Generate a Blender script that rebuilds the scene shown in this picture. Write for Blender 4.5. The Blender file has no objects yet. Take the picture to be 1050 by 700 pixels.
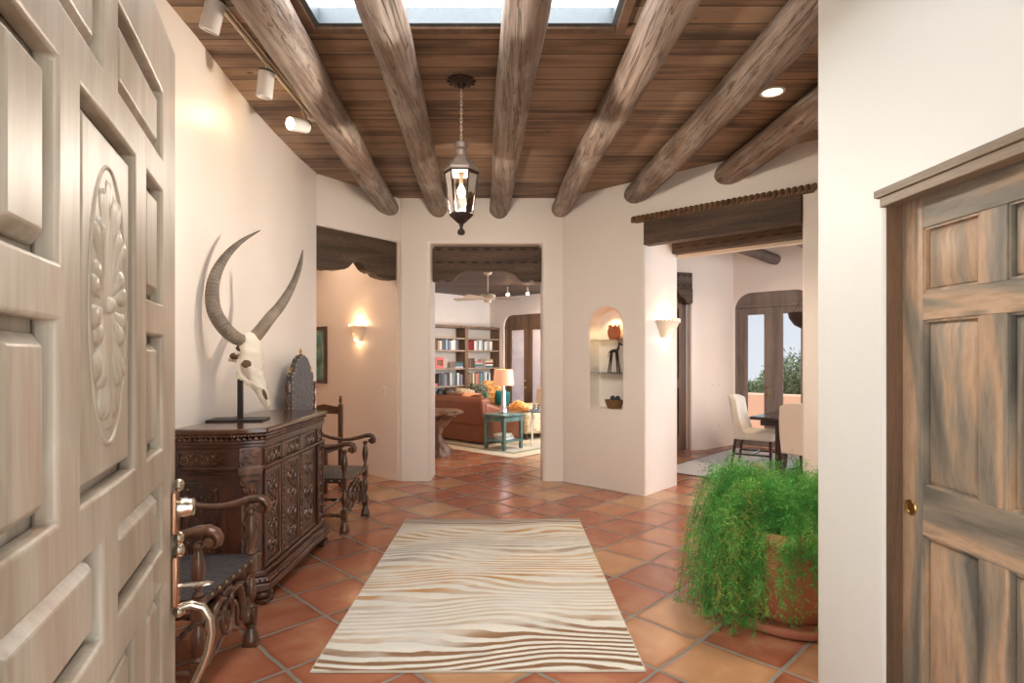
import bpy, bmesh, math, random
from mathutils import Matrix, Vector, noise as mnoise
PI = math.pi
S = bpy.context.scene
COL = S.collection

# ---------------------------------------------------------------- camera
F = 600.0
cam_d = bpy.data.cameras.new('camera'); cam = bpy.data.objects.new('camera', cam_d); COL.objects.link(cam)
cam.location = (0, 0, 1.5); cam.rotation_euler = (PI/2, 0, 0)
cam_d.sensor_width = 36; cam_d.lens = F/1050*36; cam_d.shift_y = 16/1050
cam_d.clip_start = 0.05; cam_d.clip_end = 300
S.camera = cam
S.view_settings.view_transform = 'Standard'
try: S.view_settings.look = 'None'
except Exception: pass
S.view_settings.gamma = 1; S.view_settings.use_curve_mapping = False
S.view_settings.exposure = 1.55
S.cycles.use_denoising = True
S.cycles.max_bounces = 8; S.cycles.diffuse_bounces = 6; S.cycles.glossy_bounces = 3
S.cycles.transmission_bounces = 6; S.cycles.transparent_max_bounces = 8
S.cycles.sample_clamp_indirect = 4; S.cycles.caustics_reflective = False; S.cycles.caustics_refractive = False

def lin(c):
    return tuple(((v/255)/12.92 if v/255 <= .04045 else ((v/255+.055)/1.055)**2.4) for v in c)

# ---------------------------------------------------------------- node helpers
class NT:
    def __init__(s, name):
        s.m = bpy.data.materials.new(name); s.m.use_nodes = True
        s.t = s.m.node_tree; s.n = s.t.nodes; s.l = s.t.links
        s.b = s.n['Principled BSDF']
    def new(s, ty, **kw):
        n = s.n.new(ty)
        for k, v in kw.items(): setattr(n, k, v)
        return n
    def put(s, sock, v):
        if isinstance(v, bpy.types.NodeSocket): s.l.new(v, sock)
        elif isinstance(v, tuple) and len(v) == 3 and sock.type == 'RGBA': sock.default_value = (*v, 1)
        else: sock.default_value = v
    def math(s, op, a, b=None, c=None, clamp=False):
        n = s.new('ShaderNodeMath', operation=op, use_clamp=clamp)
        s.put(n.inputs[0], a)
        if b is not None: s.put(n.inputs[1], b)
        if c is not None: s.put(n.inputs[2], c)
        return n.outputs[0]
    def coord(s, out='Object'): return s.new('ShaderNodeTexCoord').outputs[out]
    def mapping(s, v, scale=(1,1,1), rot=(0,0,0), loc=(0,0,0)):
        n = s.new('ShaderNodeMapping'); s.l.new(v, n.inputs[0])
        n.inputs['Scale'].default_value = scale; n.inputs['Rotation'].default_value = rot; n.inputs['Location'].default_value = loc
        return n.outputs[0]
    def noise(s, v, scale=5, detail=4, rough=.55, dist=0):
        n = s.new('ShaderNodeTexNoise'); s.l.new(v, n.inputs['Vector'])
        n.inputs['Scale'].default_value = scale; n.inputs['Detail'].default_value = detail
        n.inputs['Roughness'].default_value = rough; n.inputs['Distortion'].default_value = dist
        return n.outputs['Fac']
    def ramp(s, f, stops, interp='LINEAR'):
        n = s.new('ShaderNodeValToRGB'); s.put(n.inputs[0], f); cr = n.color_ramp; cr.interpolation = interp
        while len(cr.elements) > 1: cr.elements.remove(cr.elements[-1])
        for i, (p, c) in enumerate(stops):
            e = cr.elements[0] if i == 0 else cr.elements.new(p)
            e.position = p
            e.color = (*c, 1) if len(c) == 3 else c
        return n.outputs[0]
    def mix(s, f, a, b, mode='MIX'):
        n = s.new('ShaderNodeMix', data_type='RGBA', blend_type=mode)
        s.put(n.inputs[0], f); s.put(n.inputs[6], a); s.put(n.inputs[7], b)
        return n.outputs[2]
    def sep(s, v):
        n = s.new('ShaderNodeSeparateXYZ'); s.l.new(v, n.inputs[0]); return n.outputs
    def comb(s, x, y, z=0.0):
        n = s.new('ShaderNodeCombineXYZ')
        for i, q in enumerate((x, y, z)): s.put(n.inputs[i], q)
        return n.outputs[0]
    def bump(s, h, strength=.3, dist=.01):
        n = s.new('ShaderNodeBump'); n.inputs['Strength'].default_value = strength; n.inputs['Distance'].default_value = dist
        s.put(n.inputs['Height'], h); s.l.new(n.outputs[0], s.b.inputs['Normal'])
    def set(s, **kw):
        for k, v in kw.items(): s.put(s.b.inputs[k.replace('_', ' ')], v)
        return s.m

def plain(name, rgb, rough=.5, metal=0, spec=.5, bump=0, bscale=60, var=.0, coat=0):
    t = NT(name); c = lin(rgb)
    if var > 0:
        f = t.noise(t.coord(), bscale*.3, 4)
        col = t.mix(f, tuple(x*(1-var) for x in c), tuple(min(1, x*(1+var)) for x in c))
        t.set(Base_Color=col)
    else: t.set(Base_Color=c)
    t.set(Roughness=rough, Metallic=metal, Specular_IOR_Level=spec, Coat_Weight=coat)
    if bump: t.bump(t.noise(t.coord(), bscale, 4), bump, .01)
    return t.m

def wood(name, cols, axis='Z', scale=3.0, stretch=14, rough=.45, bump=.25, dark=.35, coat=0, contrast=(.3,.7), spec=.4, gen=False):
    """long-grained wood: the grain runs along axis of the object's own frame"""
    t = NT(name)
    sc = {'X': (1/stretch*3,3,3), 'Y': (3,1/stretch*3,3), 'Z': (3,3,1/stretch*3)}[axis]
    v = t.mapping(t.coord(), sc)
    big = t.noise(v, scale, 5, .6, .6)
    stops = [(contrast[0]+(contrast[1]-contrast[0])*i/(len(cols)-1), lin(c)) for i, c in enumerate(cols)]
    col = t.ramp(big, stops)
    fine = t.noise(t.mapping(t.coord(), tuple(x*6 for x in sc)), scale*3, 4, .7)
    ff = t.ramp(fine, [(.35, (1-dark,)*3), (.6, (1,1,1))])
    t.set(Base_Color=t.mix(1.0, col, ff, 'MULTIPLY'), Roughness=rough, Coat_Weight=coat, Specular_IOR_Level=spec)
    if bump: t.bump(fine, bump, .004)
    return t.m

M = {}
def plaster(name, c1, c2, rough=.42):
    t = NT(name); co = t.coord()
    a = t.noise(co, 1.3, 3, .5, .4); b = t.noise(co, 9, 3, .5)
    t.set(Base_Color=t.mix(a, lin(c1), lin(c2)), Roughness=t.math('ADD', t.math('MULTIPLY', a, .16), rough-.08), Specular_IOR_Level=.45)
    t.bump(t.math('ADD', t.math('MULTIPLY', a, 3.0), b), .22, .012)
    return t.m
M['plaster'] = plaster('venetian_plaster', (241,235,226), (234,225,215))
M['plaster_white'] = plaster('white_plaster', (229,231,226), (221,223,218))
M['plaster_pink'] = plaster('pink_plaster', (238,225,212), (230,214,200))
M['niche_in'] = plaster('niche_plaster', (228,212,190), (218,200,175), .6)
M['stucco'] = plain('pink_stucco', (214,174,150), .9, bump=.4, bscale=40)

def tiles():
    t = NT('saltillo_tile'); co = t.coord()
    P = .42; r2 = 1/math.sqrt(2)
    s = t.sep(co); X, Y = s[0], s[1]
    wob = t.math('MULTIPLY', t.math('SUBTRACT', t.noise(co, 5, 2), .5), .022)
    U = t.math('ADD', t.math('MULTIPLY', t.math('ADD', X, Y), r2), wob)
    V = t.math('ADD', t.math('MULTIPLY', t.math('SUBTRACT', Y, X), r2), wob)
    u = t.math('DIVIDE', t.math('SUBTRACT', U, .378), P); v = t.math('DIVIDE', t.math('SUBTRACT', V, .227), P)
    fu = t.math('FRACT', u); fv = t.math('FRACT', v)
    iu = t.math('FLOOR', u); iv = t.math('FLOOR', v)
    du = t.math('MINIMUM', fu, t.math('SUBTRACT', 1.0, fu)); dv = t.math('MINIMUM', fv, t.math('SUBTRACT', 1.0, fv))
    d = t.math('MINIMUM', du, dv)
    g = t.ramp(d, [(.014, (0,0,0)), (.023, (1,1,1))])
    wn = t.new('ShaderNodeTexWhiteNoise', noise_dimensions='3D'); t.l.new(t.comb(iu, iv, 3.7), wn.inputs['Vector'])
    rnd = wn.outputs['Value']
    base = t.ramp(rnd, [(0, lin((142,84,64))), (.25, lin((168,102,76))), (.45, lin((182,116,86))), (.6, lin((156,94,74))), (.72, lin((190,132,96))), (.82, lin((204,162,118))), (1, lin((212,176,130)))])
    off = t.mapping(co, (1,1,1))
    n1 = t.noise(t.comb(t.math('ADD', X, t.math('MULTIPLY', rnd, 31)), t.math('ADD', Y, t.math('MULTIPLY', rnd, 17))), 3.2, 4, .55, .5)
    blotch = t.ramp(n1, [(.3, lin((146,78,54))), (.5, lin((184,114,82))), (.7, lin((220,172,128)))])
    col = t.mix(1.0, t.mix(.42, base, blotch), (.83,.82,.82), 'MULTIPLY')
    edge = t.ramp(d, [(.03, (.82,.74,.7)), (.12, (1,1,1))])
    col = t.mix(1.0, col, edge, 'MULTIPLY')
    grout = t.mix(t.noise(co, 14, 3), lin((104,110,104)), lin((140,144,136)))
    n2 = t.noise(co, 2.3, 3)
    t.set(Base_Color=t.mix(g, grout, col), Specular_IOR_Level=.5,
          Roughness=t.math('ADD', t.math('MULTIPLY', n2, .22), t.math('SUBTRACT', .48, t.math('MULTIPLY', g, .36))))
    hh = t.math('ADD', t.ramp(d, [(.01, (0,0,0)), (.06, (1,1,1))]), t.math('MULTIPLY', t.noise(co, 4.5, 3), .7))
    t.bump(hh, .35, .006)
    return t.m
M['tile'] = tiles()

def planks(name, P, cols, seam=.03, off=0, rough=.55):
    t = NT(name); co = t.coord(); s = t.sep(co)
    y = t.math('DIVIDE', t.math('ADD', s[1], off), P)
    fy = t.math('FRACT', y); iy = t.math('FLOOR', y)
    wn = t.new('ShaderNodeTexWhiteNoise', noise_dimensions='1D'); t.l.new(iy, wn.inputs['W'])
    rnd = wn.outputs['Value']
    vx = t.comb(t.math('ADD', t.math('MULTIPLY', s[0], .35), t.math('MULTIPLY', rnd, 50)), t.math('MULTIPLY', s[1], 5.5), 0.0)
    n = t.noise(vx, 2.2, 5, .6, .5)
    blot = t.noise(t.mapping(co, (.9, 1.6, 1)), 1.6, 3, .5)
    f = t.math('ADD', t.math('ADD', t.math('MULTIPLY', n, .75), t.math('MULTIPLY', rnd, .26)), t.math('MULTIPLY', t.math('SUBTRACT', blot, .5), .55))
    col = t.ramp(f, [(.28+.5*i/(len(cols)-1), lin(c)) for i, c in enumerate(cols)])
    fine = t.noise(t.comb(t.math('MULTIPLY', s[0], 2.0), t.math('MULTIPLY', s[1], 60), 0.0), 2.5, 4, .7)
    col = t.mix(1.0, col, t.ramp(fine, [(.3, (.72,.7,.68)), (.6, (1,1,1))]), 'MULTIPLY')
    # knots
    k = t.new('ShaderNodeTexVoronoi'); t.l.new(t.mapping(co, (1.6, 2.6, 1)), k.inputs['Vector']); k.inputs['Scale'].default_value = 1.5
    col = t.mix(t.ramp(k.outputs['Distance'], [(.02, (1,1,1)), (.07, (0,0,0))]), col, lin((52,34,24)))
    d = t.math('MINIMUM', fy, t.math('SUBTRACT', 1.0, fy))
    g = t.ramp(d, [(seam*.5, (0,0,0)), (seam, (1,1,1))])
    t.set(Base_Color=t.mix(g, lin((38,25,18)), col), Roughness=rough, Specular_IOR_Level=.35)
    t.bump(t.math('ADD', g, t.math('MULTIPLY', fine, .25)), .5, .006)
    return t.m
M['ceil'] = planks('ceiling_planks', .17, [(82,66,54),(128,102,82),(164,132,104),(154,134,112),(196,158,122)], off=.03)
M['ceil_dark'] = planks('library_planks', .2, [(58,46,38),(84,66,54),(104,84,70)])

def viga_mat():
    t = NT('weathered_log'); co = t.coord()
    v = t.mapping(co, (3.2, .28, 3.2))
    a = t.noise(v, 2.0, 6, .62, 1.2); b = t.noise(t.mapping(co, (14, .7, 14)), 2.5, 5, .7)
    c = t.noise(t.mapping(co, (1, .5, 1)), 1.1, 2)
    col = t.ramp(a, [(.28, lin((92,76,66))), (.42, lin((138,120,106))), (.55, lin((166,150,136))), (.7, lin((190,176,164)))])
    col = t.mix(t.ramp(c, [(.4,(0,0,0)),(.65,(.6,.6,.6))]), col, lin((122,92,70)))
    col = t.mix(1.0, col, t.ramp(b, [(.3, (.5,.47,.45)), (.56, (1,1,1))]), 'MULTIPLY')
    k = t.new('ShaderNodeTexVoronoi'); t.l.new(t.mapping(co, (3, .9, 3)), k.inputs['Vector']); k.inputs['Scale'].default_value = 1.3
    col = t.mix(t.ramp(k.outputs['Distance'], [(.03, (1,1,1)), (.09, (0,0,0))]), col, lin((62,44,34)))
    cr_ = t.noise(t.mapping(co, (9, .22, 9)), 3.0, 3, .5, .8)
    col = t.mix(t.ramp(cr_, [(.485,(0,0,0)),(.5,(.85,.85,.85)),(.515,(0,0,0))]), col, lin((60,46,38)))
    pt = t.noise(t.mapping(co, (2.5, 1.0, 2.5), loc=(3,5,1)), 1.8, 4, .6)
    col = t.mix(t.ramp(pt, [(.52,(0,0,0)),(.68,(.32,.32,.32))]), col, lin((206,200,192)))
    t.set(Base_Color=col, Roughness=.55, Specular_IOR_Level=.4)
    t.bump(t.math('SUBTRACT', t.math('ADD', a, t.math('MULTIPLY', b, .6)), t.ramp(cr_, [(.48,(0,0,0)),(.5,(.5,.5,.5)),(.52,(0,0,0))])), .8, .016)
    return t.m
M['log'] = viga_mat()
M['lintel'] = wood('lintel_wood', [(62,48,38),(92,72,56),(112,92,76)], 'X', 3.2, 10, .6, .5, .5)
M['lintel_dark'] = plain('notch_shade_and_stud_wood', (50,38,30), .8)  # darker than the lintel: paints the shade of its notches; also the studs
M['frame_wood'] = wood('door_frame_wood', [(96,80,68),(122,104,90),(132,116,102)], 'Z', 3, 14, .5, .2, .2)
M['jamb_wood'] = wood('jamb_wood', [(88,66,50),(112,86,66),(128,100,78)], 'Z', 3, 14, .5, .2, .25)

def closet(name, axis):
    t = NT(name); co = t.coord()
    st = .16
    sc = (2.4, .3, st*2.4) if axis == 'Z' else (st*2.4, .3, 2.4)
    a = t.noise(t.mapping(co, tuple(x*1.3 for x in sc), loc=(3.1,0,7.7)), 2.0, 2.5, .42, 1.2)
    b = t.noise(t.mapping(co, tuple(x*9 for x in sc)), 3, 5, .65)
    col = t.ramp(a, [(.34, lin((96,92,84))), (.43, lin((130,122,108))), (.49, lin((148,134,116))), (.55, lin((176,148,120))), (.62, lin((184,156,130))), (.69, lin((126,116,102)))])
    col = t.mix(1.0, col, t.ramp(b, [(.3, (.74,.72,.7)), (.55, (1,1,1))]), 'MULTIPLY')
    t.set(Base_Color=col, Roughness=.45, Specular_IOR_Level=.4); t.bump(b, .15, .003)
    return t.m
M['closet_v'] = closet('streaked_stile_wood', 'Z'); M['closet_h'] = closet('streaked_rail_wood', 'X')
def entry():
    t = NT('pickled_door_wood'); co = t.coord()
    a = t.noise(t.mapping(co, (2.5, 2.5, .5)), 2.4, 4, .55, .8)
    b = t.noise(t.mapping(co, (30, 30, 1.6)), 2.5, 5, .65)
    col = t.ramp(a, [(.3, lin((134,118,102))), (.48, lin((158,146,130))), (.6, lin((172,162,148))), (.72, lin((162,142,124)))])
    col = t.mix(1.0, col, t.ramp(b, [(.3, (.84,.82,.79)), (.6, (1,1,1))]), 'MULTIPLY')
    t.set(Base_Color=col, Roughness=.4, Specular_IOR_Level=.4); t.bump(b, .12, .003)
    return t.m
M['entry'] = entry()
def walnut(name, cols, rough=.32):
    t = NT(name); co = t.coord()
    a = t.noise(t.mapping(co, (3, 3, 1.2)), 3, 4, .6, .5); b = t.noise(co, 55, 3, .6)
    t.set(Base_Color=t.mix(1.0, t.ramp(a, [(.3+.4*i/(len(cols)-1), lin(c)) for i, c in enumerate(cols)]), t.ramp(b, [(.35,(.75,.75,.75)),(.6,(1,1,1))]), 'MULTIPLY'),
          Roughness=rough, Coat_Weight=.35, Coat_Roughness=.2, Specular_IOR_Level=.5)
    t.bump(b, .1, .003); return t.m
M['walnut'] = walnut('polished_walnut', [(48,24,14),(72,38,22),(92,52,32)])
M['walnut_carved'] = walnut('carved_walnut', [(60,32,20),(92,56,38),(124,86,64)], .2)
M['walnut_top'] = walnut('polished_walnut_top', [(54,30,20),(80,46,30),(100,64,44)], .16)
M['chairwood'] = walnut('turned_chair_wood', [(60,36,24),(88,56,38),(114,78,56)], .28)
def leather():
    t = NT('tooled_leather'); co = t.coord()
    v = t.new('ShaderNodeTexVoronoi'); v.feature = 'SMOOTH_F1'; t.l.new(t.mapping(co, (1,1,1)), v.inputs['Vector']); v.inputs['Scale'].default_value = 34
    n = t.noise(co, 20, 3, .5, 2.5)
    h = t.math('ADD', v.outputs['Distance'], n)
    t.set(Base_Color=t.ramp(h, [(.5, lin((30,28,30))), (.9, lin((70,68,70)))]), Roughness=.38, Specular_IOR_Level=.5)
    t.bump(h, .8, .006); return t.m
M['leather'] = leather()
M['leather_edge'] = plain('brown_leather', (66,46,38), .45)
M['brass'] = plain('brass', (190,150,90), .3, 1)
M['nail'] = plain('antique_brass_nail', (196,176,140), .35, 1)
M['nickel'] = plain('antique_nickel', (190,180,164), .22, 1)
M['copper'] = plain('polished_bronze', (190,150,122), .25, 1)
M['iron'] = plain('black_iron', (44,42,42), .45, .3)
M['bronze'] = plain('weathered_bronze', (124,102,86), .5, .6, bump=.2, bscale=50, var=.25)
M['bronze_dark'] = plain('dark_bronze', (58,44,38), .5, .5)
M['white'] = plain('white_enamel', (232,228,222), .4)
M['cream'] = plain('cream_enamel', (222,208,184), .45)
M['chrome'] = plain('brushed_steel', (200,200,200), .25, 1)
M['black'] = plain('black_paint', (30,28,28), .5)
M['espresso'] = plain('espresso_wood', (52,38,34), .25, coat=.4)
M['linen'] = plain('cream_linen', (222,212,196), .9, bump=.15, bscale=250)
M['bone'] = plain('bone', (232,222,204), .6, bump=.35, bscale=30, var=.08)
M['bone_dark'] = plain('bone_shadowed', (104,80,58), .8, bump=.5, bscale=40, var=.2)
M['teal'] = wood('teal_painted_wood', [(70,98,94),(92,120,114),(114,136,126)], 'Z', 5, 6, .5, .2, .3)
M['slate'] = plain('slate', (84,92,96), .5, var=.15)
def horn():
    t = NT('horn'); co = t.coord('UV'); s = t.sep(co)
    w = t.new('ShaderNodeTexWave', wave_type='BANDS', bands_direction='Y'); t.l.new(co, w.inputs['Vector'])
    w.inputs['Scale'].default_value = 14; w.inputs['Distortion'].default_value = 2.5; w.inputs['Detail'].default_value = 3
    o = t.coord(); n = t.noise(o, 12, 5, .6, .5)
    col = t.ramp(s[1], [(0, lin((136,100,72))), (.10, lin((124,108,92))), (.5, lin((112,102,90))), (.85, lin((90,80,72))), (1, lin((60,50,44)))])
    col = t.mix(t.ramp(n, [(.4,(0,0,0)),(.7,(.5,.5,.5))]), col, lin((160,148,130)))
    t.set(Base_Color=col, Roughness=.45); t.bump(t.math('ADD', w.outputs['Fac'], n), .35, .008); return t.m
M['horn'] = horn()
M['terra'] = plain('terracotta_pot', (176,104,70), .7, bump=.15, bscale=30, var=.2)
M['terra_old'] = plain('aged_terracotta', (158,96,70), .8, bump=.4, bscale=30, var=.4)
M['soil'] = plain('soil', (60,46,36), .95, bump=.6, bscale=80)
def leafm(name, a, b, c):
    t = NT(name); n = t.noise(t.coord(), 7, 3, .6)
    t.set(Base_Color=t.ramp(n, [(.3, lin(a)), (.52, lin(b)), (.72, lin(c))]), Roughness=.55, Specular_IOR_Level=.3, Subsurface_Weight=.0)
    return t.m
M['fern'] = leafm('fern_green', (54,116,50), (92,168,72), (152,200,100))
M['fern_tip'] = leafm('fern_yellow', (150,158,70), (176,170,84), (120,150,60))
M['stem'] = plain('fern_stem', (92,118,52), .8)
M['juniper'] = leafm('juniper_green', (58,80,48), (92,112,68), (128,140,92))
M['bark'] = plain('bark', (96,76,60), .9)
M['earth'] = plain('dry_earth', (176,150,120), .95)
def glass(name, rough=0.0, tint=(1,1,1)):
    t = NT(name)
    g = t.new('ShaderNodeBsdfGlossy'); g.inputs['Roughness'].default_value = .02
    tr = t.new('ShaderNodeBsdfTransparent'); tr.inputs[0].default_value = (*tint, 1)
    fr = t.new('ShaderNodeFresnel'); fr.inputs[0].default_value = 1.45
    mx = t.new('ShaderNodeMixShader'); t.l.new(fr.outputs[0], mx.inputs[0]); t.l.new(tr.outputs[0], mx.inputs[1]); t.l.new(g.outputs[0], mx.inputs[2])
    t.l.new(mx.outputs[0], t.n['Material Output'].inputs[0]); return t.m
M['glass'] = glass('window_glass'); M['glass_green'] = glass('shelf_glass', 0, (.86,.92,.88)); M['glass_warm'] = glass('lantern_glass', 0, (.96,.95,.93))
def emit(name, rgb, k):
    t = NT(name); t.set(Base_Color=lin(rgb), Emission_Color=lin(rgb), Emission_Strength=k); return t.m
M['bulb'] = emit('warm_bulb', (255,226,180), 14)
M['spotface'] = emit('spot_lens', (255,232,196), 12)
M['canlens'] = emit('can_lens', (255,238,214), 2.2)
M['skylens'] = emit('skylight_diffuser', (246,250,255), 1.5)
M['shade'] = emit('lit_lamp_shade', (226,170,134), .12)
M['rope'] = wood('rope_wood', [(96,70,52),(132,100,74),(150,118,90)], 'X', 6, 3, .5, .2, .3)

# ---------------------------------------------------------------- mesh builder
class MB:
    FLIPY = False
    def __init__(s): s.v = []; s.f = []; s.uv = {}; s.m = Matrix.Identity(4)
    def T(s, *ms):
        s.m = Matrix.Identity(4)
        for q in ms: s.m = s.m @ q
        return s
    def add(s, vs, fs, uvs=None):
        b = len(s.v)
        for i, p in enumerate(vs):
            s.v.append(s.m @ Vector(p))
            if uvs: s.uv[b+i] = uvs[i]
        s.f += [tuple(b+i for i in q) for q in fs]
    def box(s, x0, x1, y0, y1, z0, z1):
        s.add([(x,y,z) for z in (z0,z1) for y in (y0,y1) for x in (x0,x1)],
              [(0,2,3,1),(4,5,7,6),(0,1,5,4),(2,6,7,3),(0,4,6,2),(1,3,7,5)]); return s
    def prism(s, pts, off):
        n = len(pts); o = Vector(off); P = [Vector(p) for p in pts]
        s.add(P+[p+o for p in P], [tuple(range(n)), tuple(range(2*n-1, n-1, -1))]+[(i,(i+1)%n,(i+1)%n+n,i+n) for i in range(n)]); return s
    def lathe(s, prof, n=20, c=(0,0,0), axis='Z', sx=1, sy=1):
        vs = []; R = {'Z': Matrix.Identity(3), 'X': Matrix.Rotation(PI/2, 3, 'Y'), 'Y': Matrix.Rotation(-PI/2, 3, 'X')}[axis]
        c = Vector(c)
        for r, z in prof:
            for i in range(n):
                a = 2*PI*i/n; vs.append(c + R @ Vector((r*math.cos(a)*sx, r*math.sin(a)*sy, z)))
        fs = [(j*n+i, j*n+(i+1)%n, (j+1)*n+(i+1)%n, (j+1)*n+i) for j in range(len(prof)-1) for i in range(n)]
        if prof[0][0] > 1e-5: fs.append(tuple(range(n-1, -1, -1)))
        if prof[-1][0] > 1e-5: fs.append(tuple((len(prof)-1)*n+i for i in range(n)))
        s.add(vs, fs); return s
    def tube(s, pts, rad, n=8, flat=(1,1), up=(0,0,1), closed=False):
        P = [Vector(p) for p in pts]; m = len(P)
        if not hasattr(rad, '__len__'): rad = [rad]*m
        vs = []; uvs = []; U = Vector(up)
        N = None
        for i in range(m):
            if closed: t = P[(i+1)%m]-P[i-1]
            else: t = P[min(i+1,m-1)]-P[max(i-1,0)]
            t.normalize()
            if N is None:
                N = U - t*U.dot(t)
                if N.length < 1e-3: N = Vector((1,0,0)) - t*t.x
                if N.length < 1e-3: N = Vector((0,1,0)) - t*t.y
            else: N = N - t*N.dot(t)
            N.normalize(); B = t.cross(N)
            for k in range(n):
                a = 2*PI*k/n
                vs.append(P[i] + (N*math.cos(a)*flat[0] + B*math.sin(a)*flat[1])*rad[i]); uvs.append((k/n, i/(m-1)))
        L = m if closed else m-1
        fs = [(j*n+i, j*n+(i+1)%n, ((j+1)%m)*n+(i+1)%n, ((j+1)%m)*n+i) for j in range(L) for i in range(n)]
        if not closed: fs += [tuple(range(n-1,-1,-1)), tuple((m-1)*n+i for i in range(n))]
        s.add(vs, fs, uvs); return s
    def ball(s, c, r, nu=10, nv=7, rot=None):
        if not hasattr(r, '__len__'): r = (r,r,r)
        R = rot.to_3x3() if rot else Matrix.Identity(3); c = Vector(c)
        vs = [c + R @ Vector((0,0,-r[2]))]
        for j in range(1, nv):
            b = -PI/2+PI*j/nv
            for i in range(nu):
                a = 2*PI*i/nu; vs.append(c + R @ Vector((r[0]*math.cos(a)*math.cos(b), r[1]*math.sin(a)*math.cos(b), r[2]*math.sin(b))))
        vs.append(c + R @ Vector((0,0,r[2])))
        fs = [(0, 1+(i+1)%nu, 1+i) for i in range(nu)]
        for j in range(nv-2):
            for i in range(nu):
                a = 1+j*nu+i; b = 1+j*nu+(i+1)%nu; fs.append((a, b, b+nu, a+nu))
        e = len(vs)-1; q = 1+(nv-2)*nu
        fs += [(e, q+i, q+(i+1)%nu) for i in range(nu)]
        s.add(vs, fs); return s
    def raised(s, x0, x1, z0, z1, y0, h, inset, lip=0.0):
        """raised field facing -y: foot at y0, crown at y0-h"""
        a = inset
        vs = [(x0,y0,z0),(x1,y0,z0),(x1,y0,z1),(x0,y0,z1),(x0,y0-lip,z0),(x1,y0-lip,z0),(x1,y0-lip,z1),(x0,y0-lip,z1),
              (x0+a,y0-h,z0+a),(x1-a,y0-h,z0+a),(x1-a,y0-h,z1-a),(x0+a,y0-h,z1-a)]
        fs = [(0,3,2,1)]+[(i,(i+1)%4,(i+1)%4+4,i+4) for i in range(4)]+[(i+4,(i+1)%4+4,(i+1)%4+8,i+8) for i in range(4)]+[(8,9,10,11)]
        s.add(vs, fs); return s
    def plate(s, x0, x1, z0, z1, y0, y1, holes):
        """slab in xz with rectangular holes"""
        xs = sorted({x0,x1,*[v for h in holes for v in h[:2] if x0 < v < x1]}); zs = sorted({z0,z1,*[v for h in holes for v in h[2:] if z0 < v < z1]})
        def solid(i, j):
            if not (0 <= i < len(xs)-1 and 0 <= j < len(zs)-1): return False
            cx, cz = (xs[i]+xs[i+1])/2, (zs[j]+zs[j+1])/2
            return not any(h[0] < cx < h[1] and h[2] < cz < h[3] for h in holes)
        idx = {}; vs = []; fs = []
        def V(i, j, k):
            if (i,j,k) not in idx: idx[(i,j,k)] = len(vs); vs.append((xs[i], (y0,y1)[k], zs[j]))
            return idx[(i,j,k)]
        for i in range(len(xs)-1):
            for j in range(len(zs)-1):
                if not solid(i,j): continue
                fs.append((V(i,j,0),V(i+1,j,0),V(i+1,j+1,0),V(i,j+1,0))); fs.append((V(i,j,1),V(i,j+1,1),V(i+1,j+1,1),V(i+1,j,1)))
                if not solid(i-1,j): fs.append((V(i,j,0),V(i,j+1,0),V(i,j+1,1),V(i,j,1)))
                if not solid(i+1,j): fs.append((V(i+1,j,0),V(i+1,j,1),V(i+1,j+1,1),V(i+1,j+1,0)))
                if not solid(i,j-1): fs.append((V(i,j,0),V(i,j,1),V(i+1,j,1),V(i+1,j,0)))
                if not solid(i,j+1): fs.append((V(i,j+1,0),V(i+1,j+1,0),V(i+1,j+1,1),V(i,j+1,1)))
        s.add(vs, fs); return s
    def build(s, name, m, parent=None, smooth=True, bevel=None, ang=38, kind=None, label=None, subsurf=0, seg=2):
        if MB.FLIPY: s.v = [Vector((v.x, -v.y, v.z)) for v in s.v]
        me = bpy.data.meshes.new(name); me.from_pydata([tuple(v) for v in s.v], [], s.f)
        bm = bmesh.new(); bm.from_mesh(me); bmesh.ops.recalc_face_normals(bm, faces=bm.faces); bm.to_mesh(me); bm.free()
        if s.uv:
            uv = me.uv_layers.new(name='uv')
            for lp in me.loops: uv.data[lp.index].uv = s.uv.get(lp.vertex_index, (0,0))
        if smooth:
            me.polygons.foreach_set('use_smooth', [True]*len(me.polygons)); me.set_sharp_from_angle(angle=math.radians(ang))
        me.materials.append(M[m] if isinstance(m, str) else m)
        o = bpy.data.objects.new(name, me); COL.objects.link(o)
        if parent: o.parent = parent
        if bevel:
            b = o.modifiers.new('bevel', 'BEVEL'); b.width = bevel; b.segments = seg; b.limit_method = 'ANGLE'; b.angle_limit = math.radians(35)
        if subsurf:
            b = o.modifiers.new('sub', 'SUBSURF'); b.levels = subsurf; b.render_levels = subsurf
        if kind: o['kind'] = kind
        if label: o['label'] = label
        return o

def tag(o, label, cat, group=None, kind=None):
    o['label'] = label; o['category'] = cat
    if group: o['group'] = group
    if kind: o['kind'] = kind
    return o
def empty(name, loc, rz=0, label=None, cat=None, group=None, kind=None):
    o = bpy.data.objects.new(name, None); COL.objects.link(o); o.location = loc; o.rotation_euler = (0,0,rz); o.empty_display_size = .1
    if label: tag(o, label, cat, group, kind)
    elif kind: o['kind'] = kind
    return o
def copy_tree(o, parent=None):
    c = o.copy(); COL.objects.link(c); c.parent = parent
    for ch in o.children: copy_tree(ch, c)
    return c
Tr = Matrix.Translation
def Rz(a): return Matrix.Rotation(a, 4, 'Z')
def Rx(a): return Matrix.Rotation(a, 4, 'X')
def Ry(a): return Matrix.Rotation(a, 4, 'Y')
def spiral(cx, cz, r0, r1, a0, turns, n=22):
    return [(cx+(r0+(r1-r0)*i/n)*math.cos(a0+turns*2*PI*i/n), cz+(r0+(r1-r0)*i/n)*math.sin(a0+turns*2*PI*i/n)) for i in range(n+1)]
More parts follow.
